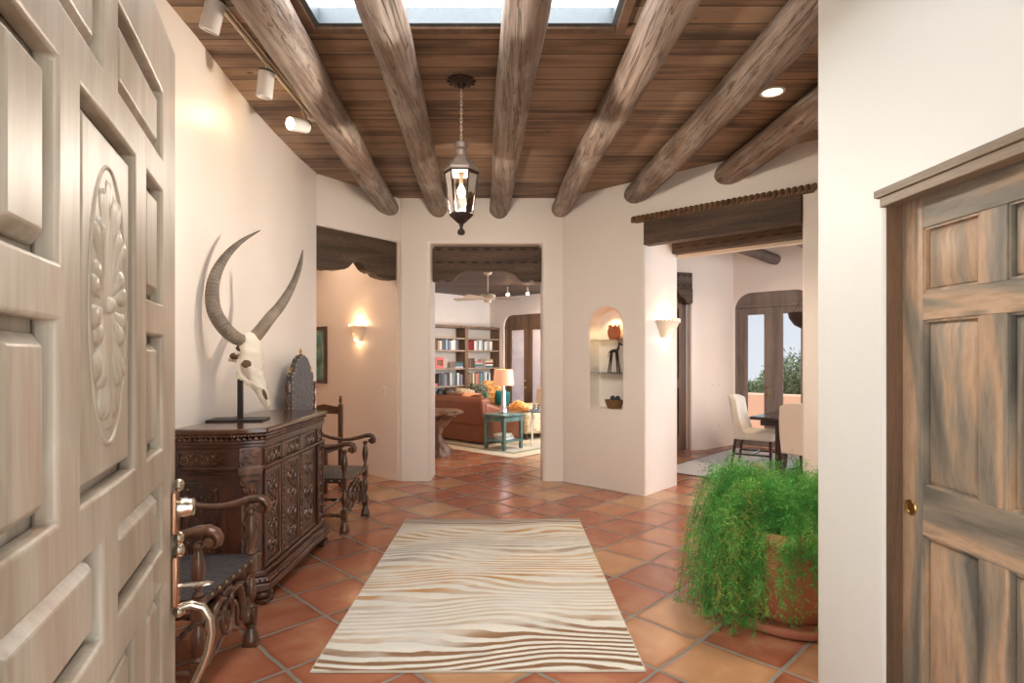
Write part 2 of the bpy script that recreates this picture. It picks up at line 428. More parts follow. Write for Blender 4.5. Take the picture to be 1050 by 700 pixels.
def scroll(mb, cx, cz, r, a0, turns, y, w=.005, n=18):
    P = spiral(cx, cz, r, r*.2, a0, turns, n)
    mb.tube([(x, y, z) for x, z in P], [w*(1-.4*i/n) for i in range(n+1)], 5, up=(0,1,0))
    mb.ball((P[-1][0], y, P[-1][1]), w*1.3, 6, 4)
M['frame_wood_x'] = wood('casing_wood', [(100,84,68),(130,114,94),(142,122,100)], 'X', 3, 14, .4, .2, .25)
t_ = NT('pale_blind'); tr_ = t_.new('ShaderNodeBsdfTranslucent'); tr_.inputs[0].default_value = (.72,.70,.70,1); di_ = t_.new('ShaderNodeBsdfDiffuse'); di_.inputs[0].default_value = (.66,.64,.63,1); ad_ = t_.new('ShaderNodeAddShader'); t_.l.new(tr_.outputs[0], ad_.inputs[0]); t_.l.new(di_.outputs[0], ad_.inputs[1]); t_.l.new(ad_.outputs[0], t_.n['Material Output'].inputs[0]); M['blind'] = t_.m
M['bronze_light'] = plain('brushed_bronze_cap', (158,140,126), .5, .4, bump=.2, bscale=50, var=.25)
M['basket'] = wood('basket_weave', [(92,64,38),(140,102,62),(170,130,84)], 'Z', 20, 1, .8, .5, .4)
M['ball_dark'] = plain('dark_ball', (48,52,60), .4)
M['shelfwood'] = wood('bookcase_wood', [(96,74,56),(124,98,76),(140,114,90)], 'Z', 3, 10, .5, .1, .2)
M['shelf_edge'] = plain('shelf_board', (156,136,116), .5)
M['shelf_back'] = plain('bookcase_back', (196,184,170), .5)
M['sofa'] = plain('rust_leather', (118,66,40), .42, bump=.1, bscale=30, var=.15)
M['burl'] = wood('burl_wood', [(78,52,36),(122,86,60),(156,118,84)], 'Z', 5, 2, .5, .5, .4)
M['rug_cream'] = plain('cream_rug', (204,192,168), .95, bump=.3, bscale=200); M['rug_olive'] = plain('olive_rug_band', (140,140,110), .95)
M['rug_pale'] = plain('pale_blue_rug', (206,208,214), .95, bump=.3, bscale=120, var=.08)
M['skylens'].node_tree.nodes['Principled BSDF'].inputs['Emission Strength'].default_value = 3.2
P_ENTRY, P_DIN_FILL, P_TRACK, P_CAN, P_LAN, P_SC, P_NI, P_LIB, P_LIB_FILL, P_DIN = 25, 85, 2.0, 66, 37, 1.8, 3.2, 22, 38, 60
M['log_dark'] = wood('dark_log', [(66,52,46),(96,80,72),(116,100,92)], 'Y', 3, 8, .6, .4, .4)
# ================================================================ THE SETTING
AA = math.radians(-42.5)            # the octagon's diagonal walls
CA, SA = math.cos(AA), math.sin(AA)
def struct(mb, name, m, bevel=None, loc=(0,0,0), rz=0, **k):
    o = mb.build(name, m, bevel=bevel, kind='structure', **k); o.location = loc; o.rotation_euler = (0,0,rz); return o
def foot(pts, z0, z1): return MB().prism([(x,y,z0) for x,y in pts], (0,0,z1-z0))
def arc(cx, cz, r, a0, a1, n=8, rz=None):
    return [(cx+r*math.cos(a0+(a1-a0)*i/n), cz+(rz or r)*math.sin(a0+(a1-a0)*i/n)) for i in range(n+1)]

CH = 3.42
struct(MB().box(-6,9,-4,14,-.1,0), 'floor', 'tile', smooth=False)
struct(MB().T(Rx(PI/2), Ry(0)).plate(-4.2, 7.5, -10.35, -.3, CH, CH+.14, [(-1.13,.60,-3.36,-1.7)]).T(), 'ceiling', 'ceil', smooth=False)

# skylight: curb boards, casing and the diffuser
sk = empty('skylight', (0,0,CH), 0, 'flat rectangular skylight set between the ceiling logs', 'skylight')
m = MB()
for a in ((-1.19,-1.13,1.64,3.42),(.60,.66,1.64,3.42),(-1.13,.60,3.36,3.42),(-1.13,.60,1.64,1.70)): m.box(a[0],a[1],a[2],a[3],-.035,.0)
m.build('casing', 'jamb_wood', sk, bevel=.006)
m = MB(); 
for a in ((-1.13,-1.10,1.7,3.36),(.57,.60,1.7,3.36),(-1.10,.57,3.33,3.36),(-1.10,.57,1.7,1.73)): m.box(a[0],a[1],a[2],a[3],-.02,.125)
m.build('curb', 'slate', sk)
MB().box(-1.10,.57,1.73,3.33,.07,.08).build('diffuser', 'skylens', sk)

# left wall (gently bowed) and the hall behind it
LW = [(-1.78,.3),(-1.80,2.2),(-1.86,3.15),(-1.89,3.5),(-1.95,4.0),(-2.0,4.5),(-2.03,5.0),(-2.05,5.6),(-2.04,6.13)]
LB = [(-1.96,.3),(-1.99,2.2),(-2.04,3.15),(-2.05,3.5),(-2.055,4.0),(-2.06,4.5),(-2.06,5.0),(-2.06,5.6),(-2.04,6.13)]
m = MB(); zr = [-.05,.6,1.1,1.5,1.9,2.3,2.7,3.1,CH+.05]; vs = []
def lerp_wall(i, z):
    t = max(0, min(1, (z-.9)/2.5)); t = t*t*(3-2*t); return (LB[i][0]+(LW[i][0]-LB[i][0])*t, LB[i][1])
for z in zr:
    for i in range(len(LB)): vs.append((*lerp_wall(i,z), z))
    vs += [(-2.36,6.13,z),(-2.36,.3,z)]
n_ = len(LB)+2
m.add(vs, [(j*n_+i,j*n_+(i+1)%n_,(j+1)*n_+(i+1)%n_,(j+1)*n_+i) for j in range(len(zr)-1) for i in range(n_)]+[tuple(range(n_)),tuple((len(zr)-1)*n_+i for i in range(n_))])
struct(m, 'wall_left', 'plaster', .03, seg=3)
def wall_seg(a, b, th, z0, z1, name, m='plaster', bevel=None):
    a = Vector(a); b = Vector(b); d = (b-a); n = Vector((-d.y, d.x)).normalized()*th
    return struct(foot([a, b, b+n, a+n], z0, z1), name, m, bevel)
# header over the alcove opening
HA = Vector((-2.04,6.13)); HB = Vector((-1.37,7.07))
wall_seg(HA+(HB-HA)*-.02, HB+(HB-HA)*.05, .3, 2.885, CH+.05, 'wall_alcove_header', 'plaster', .02)
# diagonal sconce wall of the hall
so = MB().box(-2.75, -.02, 0, .3, -.05, CH+.05); struct(so, 'wall_hall', 'plaster_pink', None, (-1.37,7.07,0), AA)
struct(foot([(-3.9,5.9),(-2.3,5.9),(-2.3,6.05),(-3.75,6.05),(-3.75,9.2),(-3.9,9.2)], -.05, CH+.05), 'wall_hall_end', 'plaster_pink')
# centre wall with the library opening
ox0, ox1, oz = -.985, .365, 2.87
m = MB().prism([(x,7.07,z) for x,z in [(-1.37,-.05),(ox0,-.05),(ox0,oz),(ox1,oz),(ox1,-.05),(.66,-.05),(.66,CH+.05),(-1.37,CH+.05)]], (0,.46,0))
struct(m, 'wall_centre', 'plaster', .045, seg=5)

# diagonal wall with the arched niche, the pier, and the header above the dining opening (frame: x along, y into the wall)
W0 = (.609, 7.07, 0); PT = .76
n0, n1, nb, nt = .39, .835, .91, 2.07; nc = (n0+n1)/2; nr = (n1-n0)/2; nspring = nt-nr
aL = arc(nc, nspring, nr, PI, PI/2, 8); aR = arc(nc, nspring, nr, PI/2, 0, 8)
PE, OT, OE = 1.116, 2.95, 2.70   # pier end, header height, right jamb
L = [(0,-.05),(nc,-.05),(nc,nb),(n0,nb)]+aL+[(nc,CH+.05),(0,CH+.05)]
R = [(nc,-.05),(PE,-.05),(PE,OT),(OE,OT),(OE,-.05),(3.7,-.05),(3.7,CH+.05),(nc,CH+.05)]+aR+[(n1,nb),(nc,nb)]
m = MB()
vs = []; idx = {}
def vid(x, y, z):
    k = (round(x,5), round(y,5), round(z,5))
    if k not in idx: idx[k] = len(vs); vs.append((x,y,z))
    return idx[k]
fs = [tuple(vid(x,0,z) for x,z in L), tuple(vid(x,0,z) for x,z in R)]
outer = [(0,-.05),(nc,-.05),(PE,-.05),(PE,OT),(OE,OT),(OE,-.05),(3.7,-.05),(3.7,CH+.05),(nc,CH+.05),(0,CH+.05)]
fs.append(tuple(vid(x,PT,z) for x,z in reversed(outer)))
for i in range(len(outer)):
    a, b = outer[i], outer[(i+1)%len(outer)]; fs.append((vid(a[0],0,a[1]), vid(a[0],PT,a[1]), vid(b[0],PT,b[1]), vid(b[0],0,b[1])))
loop = [(nc,nb),(n0,nb)]+aL+aR[1:]+[(n1,nb)]; ND = .22
for i in range(len(loop)):
    a, b = loop[i], loop[(i+1)%len(loop)]; fs.append((vid(a[0],0,a[1]), vid(b[0],0,b[1]), vid(b[0],ND,b[1]), vid(a[0],ND,a[1])))
fs.append(tuple(vid(x,ND,z) for x,z in loop))
m.add(vs, fs); struct(m, 'wall_back', 'plaster', .022, W0, AA, seg=4)
# foyer side wall continuing right, near wall with the closet
def WA(t, s=0.0): return (W0[0]+t*CA - s*SA, W0[1]+t*SA + s*CA)
ex, ey = WA(3.68)
struct(foot([(ex,ey),(ex+.3,ey),(ex+.3,2.6),(ex,2.6)], -.05, CH+.05), 'wall_side', 'plaster')
# near right wall: face runs toward the camera; frame origin at its far corner, x toward camera
RWa = math.atan2(-1, .033)
RW0 = (1.382, 2.65, 0)
m = MB().prism([(x,0,z) for x,z in [(0,-.05),(.448,-.05),(.448,2.098),(1.27,2.098),(1.27,-.05),(2.5,-.05),(2.5,CH+.05),(0,CH+.05)]], (0,-.13,0))
# in this frame +y points to the foyer side? (x toward camera, y to +world x) handled by sign below
m = MB().prism([(x,0,z) for x,z in [(0,-.05),(.448,-.05),(.448,2.098),(1.27,2.098),(1.27,-.05),(2.5,-.05),(2.5,CH+.05),(0,CH+.05)]], (0,.15,0))
struct(m, 'wall_right', 'plaster_white', .012, RW0, RWa, seg=3)
struct(MB().box(0, .12, .1, 2.2, -.05, CH+.05), 'wall_right_return', 'plaster_white', None, RW0, RWa)
# entry wall behind/around the open door; opening widened unseen to admit more daylight
struct(MB().plate(-2.3, 3.4, -.05, CH+.05, .22, .40, [(-.50,1.25,-.06,2.29)]), 'wall_front', 'plaster')

# library shell
BA = math.radians(47.5); CB, SB = math.cos(BA), math.sin(BA)
LC = Vector((-.2,12.3))                       # far corner
q = LC + Vector((-CB,-SB))*4.2
e = LC + Vector((CA,SA))*3.2
BP = Vector((-1.5,11.0))                      # bookcase front reference
dep = .30
bw = BP + Vector((-SB,CB))*dep                # wall line behind the bookcase
struct(MB().box(-2.6, 1.92, 0, .2, -.05, 3.2), 'wall_library_left', 'plaster_pink', None, (bw.x,bw.y,0), BA)
m = MB().prism([(x,0,z) for x,z in [(-.45,-.05),(.03,-.05)]+[(.03,2.12)]+arc(.23,2.17,.2,PI,PI/2,6)+arc(1.07,2.17,.2,PI/2,0,6)+[(1.27,-.05),(3.3,-.05),(3.3,3.2),(-.45,3.2)]], (0,.25,0))
struct(m, 'wall_library_right', 'plaster_pink', None, (LC.x,LC.y,0), AA)
m = MB().prism([(x,y,2.76) for x,y in [(-3.6,8.9),(-1.42,7.4),(1.2,7.4),(1.5,8.0),(2.6,10.3),(-.2,13.2),(-4.2,9.6)]], (0,0,.06))
struct(m, 'ceiling_library', 'ceil_dark', smooth=False)

# wall between library and dining, its doorway lintel and dark door
p0 = Vector(WA(.9, PT-.02))
struct(foot([p0, (1.50,8.15), (2.02,9.15), (1.8,9.3), (1.2,8.1), (p0.x-.15,p0.y)], -.05, CH+.05), 'wall_divider', 'plaster')
struct(foot([(2.876,9.43),(3.125,9.47),(3.80,10.02),(3.7,10.25),(3.0,9.75),(2.86,9.62)], -.05, CH+.05), 'wall_dining_left', 'plaster_pink', .03, seg=3)
struct(foot([(1.95,9.12),(2.9,9.43),(2.9,9.6),(1.85,9.3)], 2.84, CH+.05), 'wall_dining_header', 'plaster_pink')
# dining wall with arched french door opening (frame A at E0)
E0 = (3.78,10.0,0)
m = MB().prism([(x,0,z) for x,z in [(-.12,-.05),(.02,-.05),(.02,2.30)]+arc(.30,2.32,.28,PI,PI/2,7,.26)+arc(.98,2.32,.28,PI/2,0,7,.26)+[(1.26,-.05),(3.6,-.05),(3.6,CH+.05),(-.12,CH+.05)]], (0,.25,0))
struct(m, 'wall_dining_back', 'plaster_pink', .015, E0, AA)
struct(foot([(6.2,7.7),(6.4,7.7),(6.4,2.5),(6.2,2.5)], -.05, CH+.05), 'wall_dining_right', 'plaster_pink')
struct(foot([(3.5,2.62),(6.4,2.62),(6.4,2.45),(3.5,2.45)], -.05, CH+.05), 'wall_dining_front', 'plaster_pink')

# ---------------------------------------------------------------- logs under the ceiling
random.seed(4)
where = ['just right of the track light', 'immediately left of the hanging lantern', 'immediately right of the hanging lantern, ending above the middle doorway',
         'running past the right edge of the skylight', 'immediately left of the round recessed light, long', 'short, at the far right beyond the recessed light']
XE = [-1.49,-.89,-.15,.59,1.34,2.05]; ends = [7.15,7.3,7.3,7.3,6.65,6.15]
for i, (xe, ye) in enumerate(zip(XE, ends)):
    pts = []; rad = []; n = 40
    ph = random.uniform(0, 9)
    r0 = .118 if i in (1,3) else .125
    for k in range(n+1):
        y = .5+(ye-.5)*k/n
        pts.append((xe+.055*(7-y)+.006*math.sin(y*1.7+ph), y, 3.295)); rad.append(r0*(1.04-.012*y)*(1+.025*math.sin(y*2.3+ph)))
    mb = MB(); mb.tube(pts, rad, 28)
    for j, v in enumerate(mb.v):
        c = Vector((v.x, 0, v.z)); d = mnoise.noise(Vector((v.x*9+i*7, v.y*1.3, v.z*9)))*.007
        cx = xe+.055*(7-v.y); dv = Vector((v.x-cx, 0, v.z-3.295)).normalized(); mb.v[j] = v+dv*d
    o = mb.build('ceiling_log', 'log', ang=60)
    tag(o, 'round ceiling log '+where[i], 'log beam', kind='thing')

# ---------------------------------------------------------------- carved lintels
def lintel_poly(x0, x1, zt, prof): return [(x0,zt)]+[(x0+(x1-x0)*a, z) for a, z in prof]+[(x1,zt)]
wl = (HB-HA).length; aw = math.atan2((HB-HA).y, (HB-HA).x)
pf = [(0,2.445),(.06,2.44),(.13,2.435),(.2,2.452),(.26,2.452),(.33,2.47),(.38,2.50),(.42,2.545),(.45,2.575),(.47,2.60),(.49,2.585),(.52,2.585),(.55,2.545),(.58,2.51),(.62,2.485),(.66,2.47),(.7,2.48),(.74,2.445),(.8,2.43),(.9,2.425),(1,2.43)]
o = MB().prism([(x,0,z) for x,z in lintel_poly(.01,wl-.01,2.89,pf)], (0,.14,0)).build('carved_lintel', 'lintel', bevel=.008)
o.location = (HA.x,HA.y,0); o.rotation_euler = (0,0,aw); o.location += Vector((-math.sin(aw), math.cos(aw), 0))*.03
tag(o, 'dark wooden lintel with scalloped lower edge over the left alcove opening', 'lintel', kind='thing')
ce = empty('carved_lintel', ((ox0+ox1)/2,7.25,0), 0, 'dark carved wooden lintel heading the middle doorway to the library', 'lintel', kind='thing')
half = [(0,2.44),(.07,2.44),(.075,2.46),(.10,2.465),(.13,2.44),(.17,2.44),(.2,2.46),(.225,2.50),(.25,2.535),(.29,2.56),(.34,2.575)]
pf = half+[(1-a,z) for a,z in reversed(half)]
MB().prism([(x,0,z) for x,z in lintel_poly(-.69,.69,2.89,pf)], (0,.16,0)).build('beam', 'lintel', ce, bevel=.008)
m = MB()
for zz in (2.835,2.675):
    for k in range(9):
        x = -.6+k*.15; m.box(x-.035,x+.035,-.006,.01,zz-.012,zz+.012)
m.build('notch_shade', 'lintel_dark', ce, bevel=.004)  # raised dark dashes, notch shade put into their colour
# header beam with rope moulding over the dining opening (frame A)
hb = empty('header_beam', (*WA(PE),0), AA, 'dark straight wooden beam with twisted rope moulding above the dining opening', 'beam', kind='thing')
BL = OE-PE
MB().box(.0, BL, -.03, .10, 2.705, 2.965).build('beam', 'lintel', hb, bevel=.008)
m = MB(); nb_ = 34
for k in range(nb_):
    x = -.11+(BL+.22)*k/(nb_-1)
    for a in (0, PI):
        m.ball((x, -.045+.012*math.sin(a), 2.992+.012*math.cos(a)), (.018,.042,.03), 8, 6, Ry(.75) @ Rx(.2))
    m.ball((x, -.045, 2.992), (.016,.036,.034), 8, 6, Ry(.75))
m.box(-.1, BL+.1, -.05, .0, 2.955, 2.975)
m.build('rope_moulding', 'rope', hb)
ib = empty('inner_beam', (*WA(PE, PT-.14),0), AA, 'narrower notched beam behind the rope-topped beam, lower down in the dining opening', 'beam', kind='thing')
MB().box(.0, BL, 0, .12, 2.695, 2.815).build('beam', 'lintel', ib, bevel=.006)
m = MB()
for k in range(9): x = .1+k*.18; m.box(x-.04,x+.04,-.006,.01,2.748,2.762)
m.build('notch_shade', 'lintel_dark', ib, bevel=.003)  # dashes stand proud; their dark colour imitates shaded notches
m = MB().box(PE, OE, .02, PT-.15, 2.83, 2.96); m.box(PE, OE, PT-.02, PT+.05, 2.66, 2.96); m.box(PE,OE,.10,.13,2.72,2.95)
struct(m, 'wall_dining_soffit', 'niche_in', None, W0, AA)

# dining doorway lintel with corbel, and its door
dl = empty('carved_lintel', (2.886,9.43,0), math.atan2(.31,.95), 'dark studded lintel with carved corbel over the doorway left of the dining area', 'lintel', kind='thing')
m = MB().box(-.95,-.0,-.04,.1,2.60,2.85)
m.prism([(x,-.05,z) for x,z in [(0,2.60),(0,2.36),(-.06,2.345),(-.12,2.37),(-.16,2.44),(-.24,2.47),(-.28,2.55),(-.34,2.60)]], (0,.12,0))
m.build('beam', 'lintel', dl, bevel=.008)
m = MB()
for zz in (2.64,2.80):
    for k in range(8): m.box(-.06-k*.11,-.03-k*.11,-.05,-.03,zz-.014,zz+.014)
m.build('stud_trim', 'lintel_dark', dl)
dd = empty('door_5', (2.8,9.52,0), math.atan2(.31,.95), kind='structure'); tag(dd, 'dark brown wooden door in the doorway left of the dining area', 'door', kind='structure')
m = MB().plate(-.95,.04,0,2.6,0,.04,[(-.82,-.52,.2,1.0),(-.4,-.1,.2,1.0),(-.82,-.52,1.15,2.3),(-.4,-.1,1.15,2.3)]); m.build('door_frame', 'jamb_wood', dd, bevel=.004)
m = MB()
for a in ((-.82,-.52,.2,1.0),(-.4,-.1,.2,1.0),(-.82,-.52,1.15,2.3),(-.4,-.1,1.15,2.3)): m.raised(*a, .035, .02, .03)
m.build('door_panel', 'jamb_wood', dd)

# dining roof logs whose ends meet the french door wall (direction B)
for i, (t, lab) in enumerate(((.69,'peeled log beam over the dining table, ending above the left french door'),(1.50,'peeled log beam over the dining table, nearer the right jamb'))):
    p = Vector((E0[0]+t*CA, E0[1]+t*SA, 3.09)); d = Vector((CB,SB,0))
    pts = [p+d*(.12-3.3*k/14) for k in range(15)]
    o = MB().tube(pts, [.088*(1+.03*math.sin(k)) for k in range(15)], 18).build('ceiling_log', 'log_dark', ang=60)
    tag(o, lab, 'log beam', kind='thing')
# ================================================================ DOORS
def panel_part(mb, x0, x1, z0, z1, yf, rec, gap=.004):
    """moulded recess wall + raised field; front face at yf, field foot at yf+rec"""
    g = .006
    mb.raised(x0+g+.018, x1-g-.018, z0+g+.018, z1-g-.018, yf+rec, rec*.85, .020, .010)

# entry door: frame with x from latch edge to hinge, face toward +x side viewer
Fx, Fy = -.834, 1.45; ua = math.atan2(-.935, .354)
ed = empty('door_1', (Fx,Fy,0), ua, 'weathered pale wooden entry door, standing open, with a carved oval shell panel', 'door', kind='structure')
# local: +x toward the hinge, +y toward the foyer interior (away from the viewer's face is +y?) -> the seen face is at y=0 looking to -y... see sign test
MB.FLIPY = True
DW, DH = 1.085, 2.25; DT = .05
s0, s1, s2, s3, s4, s5 = .150, .308, .397, .698, .780, .937
holes = []
def three(z0, zm0, zm1, z1):
    return [(s0,s1,zm1,z1),(s0,s1,z0,zm0),(s2,s3,z0,z1),(s4,s5,zm1,z1),(s4,s5,z0,zm0)]
hs = [(s0,.511,1.942,2.092),(.594,s5,1.942,2.092)]+three(1.295,1.545,1.617,1.870)+[(s0,.511,1.068,1.218),(.594,s5,1.068,1.218)]+three(.415,.665,.737,.99)+[(s0,.511,.19,.34),(.594,s5,.19,.34)]
SG = 1
RC = .030
m = MB().plate(0, DW, 0.012, DH, 0, RC, hs); o = m.build('door_frame', 'entry', ed, bevel=.006, seg=3)
MB().box(.002, DW-.002, RC, DT+.0, .014, DH-.002).build('door_core', 'entry', ed, bevel=.002)
for h in hs:
    big = h[0] == s2
    mb = MB()
    mb.raised(h[0]+.016, h[1]-.016, h[2]+.016, h[3]-.016, RC, .024, .016 if not big else .010, .008)
    pn = mb.build('door_panel', 'entry', ed, bevel=.0025)
    if big:
        cx, cz = (h[0]+h[1])/2, (h[2]+h[3])/2; ax, az = .088, .235
        g = MB(); y = RC-.024
        cz -= 0.0; az = .205; ax = .088
        g.tube([(cx+(ax+.012)*math.cos(q), y, cz+(az+.014)*math.sin(q)) for q in [2*PI*k/56 for k in range(56)]], .0035, 8, closed=True, up=(0,1,0))
        NP = 14
        for k in range(NP):
            th = 2*PI*(k+.5)/NP
            ex_, ez_ = ax*math.cos(th), az*math.sin(th)
            nx_ = ax*math.cos(th+2*PI/NP)-ex_; nz_ = az*math.sin(th+2*PI/NP)-ez_
            R = math.hypot(ex_, ez_); half = .46*math.hypot(nx_, nz_)*(1 if abs(math.sin(th)) > .5 else .8)
            half = min(half, .034); half *= 1.0
            P = []; W = []
            for j in range(11):
                t = j/10; rr = .010+(R*.98-half*.6-.010)*t
                P.append((cx+rr*ex_/R, y+.004, cz+rr*ez_/R)); W.append(.004+(half-.004)*t**1.1 if t < .85 else half*(1-.0*(t-.85)))
            for sgn, off in ((-1,.45),(1,.45)):
                px_, pz_ = -ez_/R, ex_/R
                g.tube([(p[0]+sgn*off*w*px_*.9, p[1], p[2]+sgn*off*w*pz_*.9) for p, w in zip(P, W)], [w*.62 for w in W], 8, flat=(.62,1), up=(0,1,0))
                q = P[-1]; w = W[-1]; g.ball((q[0]+sgn*off*w*px_*.9, q[1], q[2]+sgn*off*w*pz_*.9), (w*.62,w*.38,w*.62), 10, 6)
        g.ball((cx, y, cz), (.014,.012,.014), 10, 7)
        g.build('carved_shell', 'entry', pn)
# handleset on the latch stile
hz = empty('door_hardware', (0,0,0)); hz.parent = ed
m = MB().box(.018,.062,-.012,.0,1.075,1.175); m.build('deadbolt_plate', 'copper', hz, bevel=.004)
m = MB().lathe([(.024,0),(.024,.020),(.021,.024),(.021,.034),(.017,.037),(.0,.037)], 20, (.04,-.010,1.135), 'Y'); m.v = [Vector((v.x, -.022-v.y, v.z)) for v in m.v]; m.build('deadbolt_cylinder', 'nickel', hz)
m = MB().ball((.040,-.014,1.19),(.016,.012,.016)).ball((.040,-.014,1.062),(.016,.012,.016)); m.build('plate_finial', 'nickel', hz)
m = MB().box(.020,.060,-.014,0,.90,1.02); m.build('grip_plate', 'copper', hz, bevel=.004)
m = MB().ball((.040,-.014,1.032),(.018,.014,.018)).ball((.040,-.014,.885),(.018,.014,.014)); m.build('plate_finial', 'nickel', hz)
m = MB().tube([(.04,-.01,.945),(.04,-.04,.945),(.04,-.055,.943)], [.005,.006,.008], 8).ball((.04,-.068,.944),(.016,.022,.004)); m.build('thumb_latch', 'nickel', hz)
P = [(.04,-.008,.892),(.04,-.04,.897),(.04,-.066,.886),(.04,-.080,.858),(.04,-.084,.82),(.04,-.078,.78),(.04,-.066,.745),(.04,-.050,.71),(.04,-.036,.68),(.04,-.026,.655),(.04,-.012,.64),(.04,-.004,.635)]
m = MB().tube(P, [.010,.0105,.010,.0095,.009,.009,.009,.009,.0085,.008,.009,.012], 12, up=(1,0,0)).ball((.04,-.006,.632),(.018,.010,.022)); m.build('grip_handle', 'nickel', hz)

MB.FLIPY = False
# closet door (frame RW: x toward camera, +y away from the foyer)
cd = empty('door_2', RW0, RWa, 'six-panel sliding closet door of streaked grey and tan wood', 'door', kind='structure')
X0, X1 = .434, 1.26; y0 = .075
cx = [.550, .792, .894, 1.136]; zp = [(1.731,1.962),(1.038,1.633),(.20,.862)]
MB().box(X0,cx[0],y0,y0+.035,.01,2.075).build('stile', 'closet_v', cd, bevel=.002)
MB().box(cx[3],X1,y0,y0+.035,.01,2.075).build('stile', 'closet_v', cd, bevel=.002)
for a, b in ((1.962,2.075),(1.633,1.731),(.862,1.038),(.01,.20)): MB().box(cx[0],cx[3],y0+.0005,y0+.035,a,b).build('rail', 'closet_h', cd, bevel=.002)
for z in zp:
    MB().box(cx[1],cx[2],y0+.001,y0+.034,z[0],z[1]).build('mullion', 'closet_v', cd, bevel=.002)
    for a, b in ((cx[0],cx[1]),(cx[2],cx[3])):
        m = MB()
        m.add([(a,y0+.022,z[0]),(b,y0+.022,z[0]),(b,y0+.022,z[1]),(a,y0+.022,z[1])], [(0,1,2,3)])
        # sticking: bead around the opening
        for q in ((a,a+.008,z[0],z[1]),(b-.008,b,z[0],z[1]),(a,b,z[0],z[0]+.008),(a,b,z[1]-.008,z[1])): m.box(q[0],q[1],y0+.006,y0+.023,q[2],q[3])
        m.raised(a+.016,b-.016,z[0]+.016,z[1]-.016,y0+.023,.016,.026,.005)
        m.build('door_panel', 'closet_v', cd)
m = MB().lathe([(.0,-.0008),(.018,-.0008),(.021,-.004),(.026,-.005),(.029,-.001),(.029,.002)], 26, (.492,y0,.946), 'Y'); 
m.build('flush_pull', 'brass', cd)
# jamb and casing
jm = struct(MB().box(.436,.449,.012,.15,0,2.10), 'trim_1', 'jamb_wood', None, RW0, RWa)
m = MB().box(.445,1.3,-.012,.045,2.062,2.098); m.box(.43,1.3,-.02,.0,2.098,2.108); m.box(.40,1.3,-.006,.0,2.108,2.135)
struct(m, 'trim_2', 'frame_wood_x', .003, RW0, RWa)

# ---------------------------------------------------------------- french doors
def french(name, loc, rz, W, z_top, zg, leaf_stile, label, mat_, x0=.0, glass_bot=.28, shade=False, arch_r=.26, ztop2=2.60):
    r = empty(name, loc, rz); tag(r, label, 'door', kind='structure')
    fr = MB()
    m_ = [(x,.05,z) for x,z in [(x0,z_top)]+[(x0,ztop2-arch_r)]+arc(x0+arch_r,ztop2-arch_r,arch_r,PI,PI/2,7)+arc(x0+W-arch_r,ztop2-arch_r,arch_r,PI/2,0,7)+[(x0+W,z_top)]]
    fr.prism(m_, (0,.08,0)); fr.build('arched_head', mat_, r, bevel=.004)
    MB().box(x0,x0+.05,.04,.14,0,z_top).build('frame', mat_, r, bevel=.003); MB().box(x0+W-.05,x0+W,.04,.14,0,z_top).build('frame', mat_, r, bevel=.003)
    MB().box(x0,x0+W,.035,.14,z_top-.03,z_top+.02).build('head_rail', mat_, r, bevel=.003)
    lw = (W-.1)/2
    for k in range(2):
        a = x0+.05+k*lw; b = a+lw-.004
        lf = MB().plate(a,b,.01,z_top-.03,.06,.105,[(a+leaf_stile,b-leaf_stile,glass_bot,zg)]).build('door_leaf', mat_, r, bevel=.005)
        MB().box(a+leaf_stile-.005,b-leaf_stile+.005,.08,.086,glass_bot-.005,zg+.005).build('pane', 'glass', lf)
        if shade: MB().box(a+leaf_stile-.004,b-leaf_stile+.004,.09,.093,glass_bot,zg).build('blind', 'blind', lf)
        hx = b-leaf_stile/2 if k == 0 else a+leaf_stile/2
        if k == 0:
            MB().ball((hx,.03,1.02),(.022,.026,.022)).tube([(hx,.06,1.02),(hx,.03,1.02)],.01,8).ball((hx,.05,.88),(.018,.02,.026)).build('door_knob','brass',lf)
    return r
M['french_wood'] = wood('french_door_wood', [(104,90,82),(128,112,102),(140,124,112)], 'Z', 3, 12, .4, .15, .18)
french('door_3', E0, AA, 1.24, 2.36, 2.21, .145, 'tall arched pair of glazed doors to the terrace behind the dining table', 'french_wood', .02)
french('door_4', (LC.x,LC.y,0), AA, 1.24, 2.12, 2.06, .105, 'brown arched double doors with pale blinds at the back of the library', 'jamb_wood', .03, .25, True, .2, 2.37)
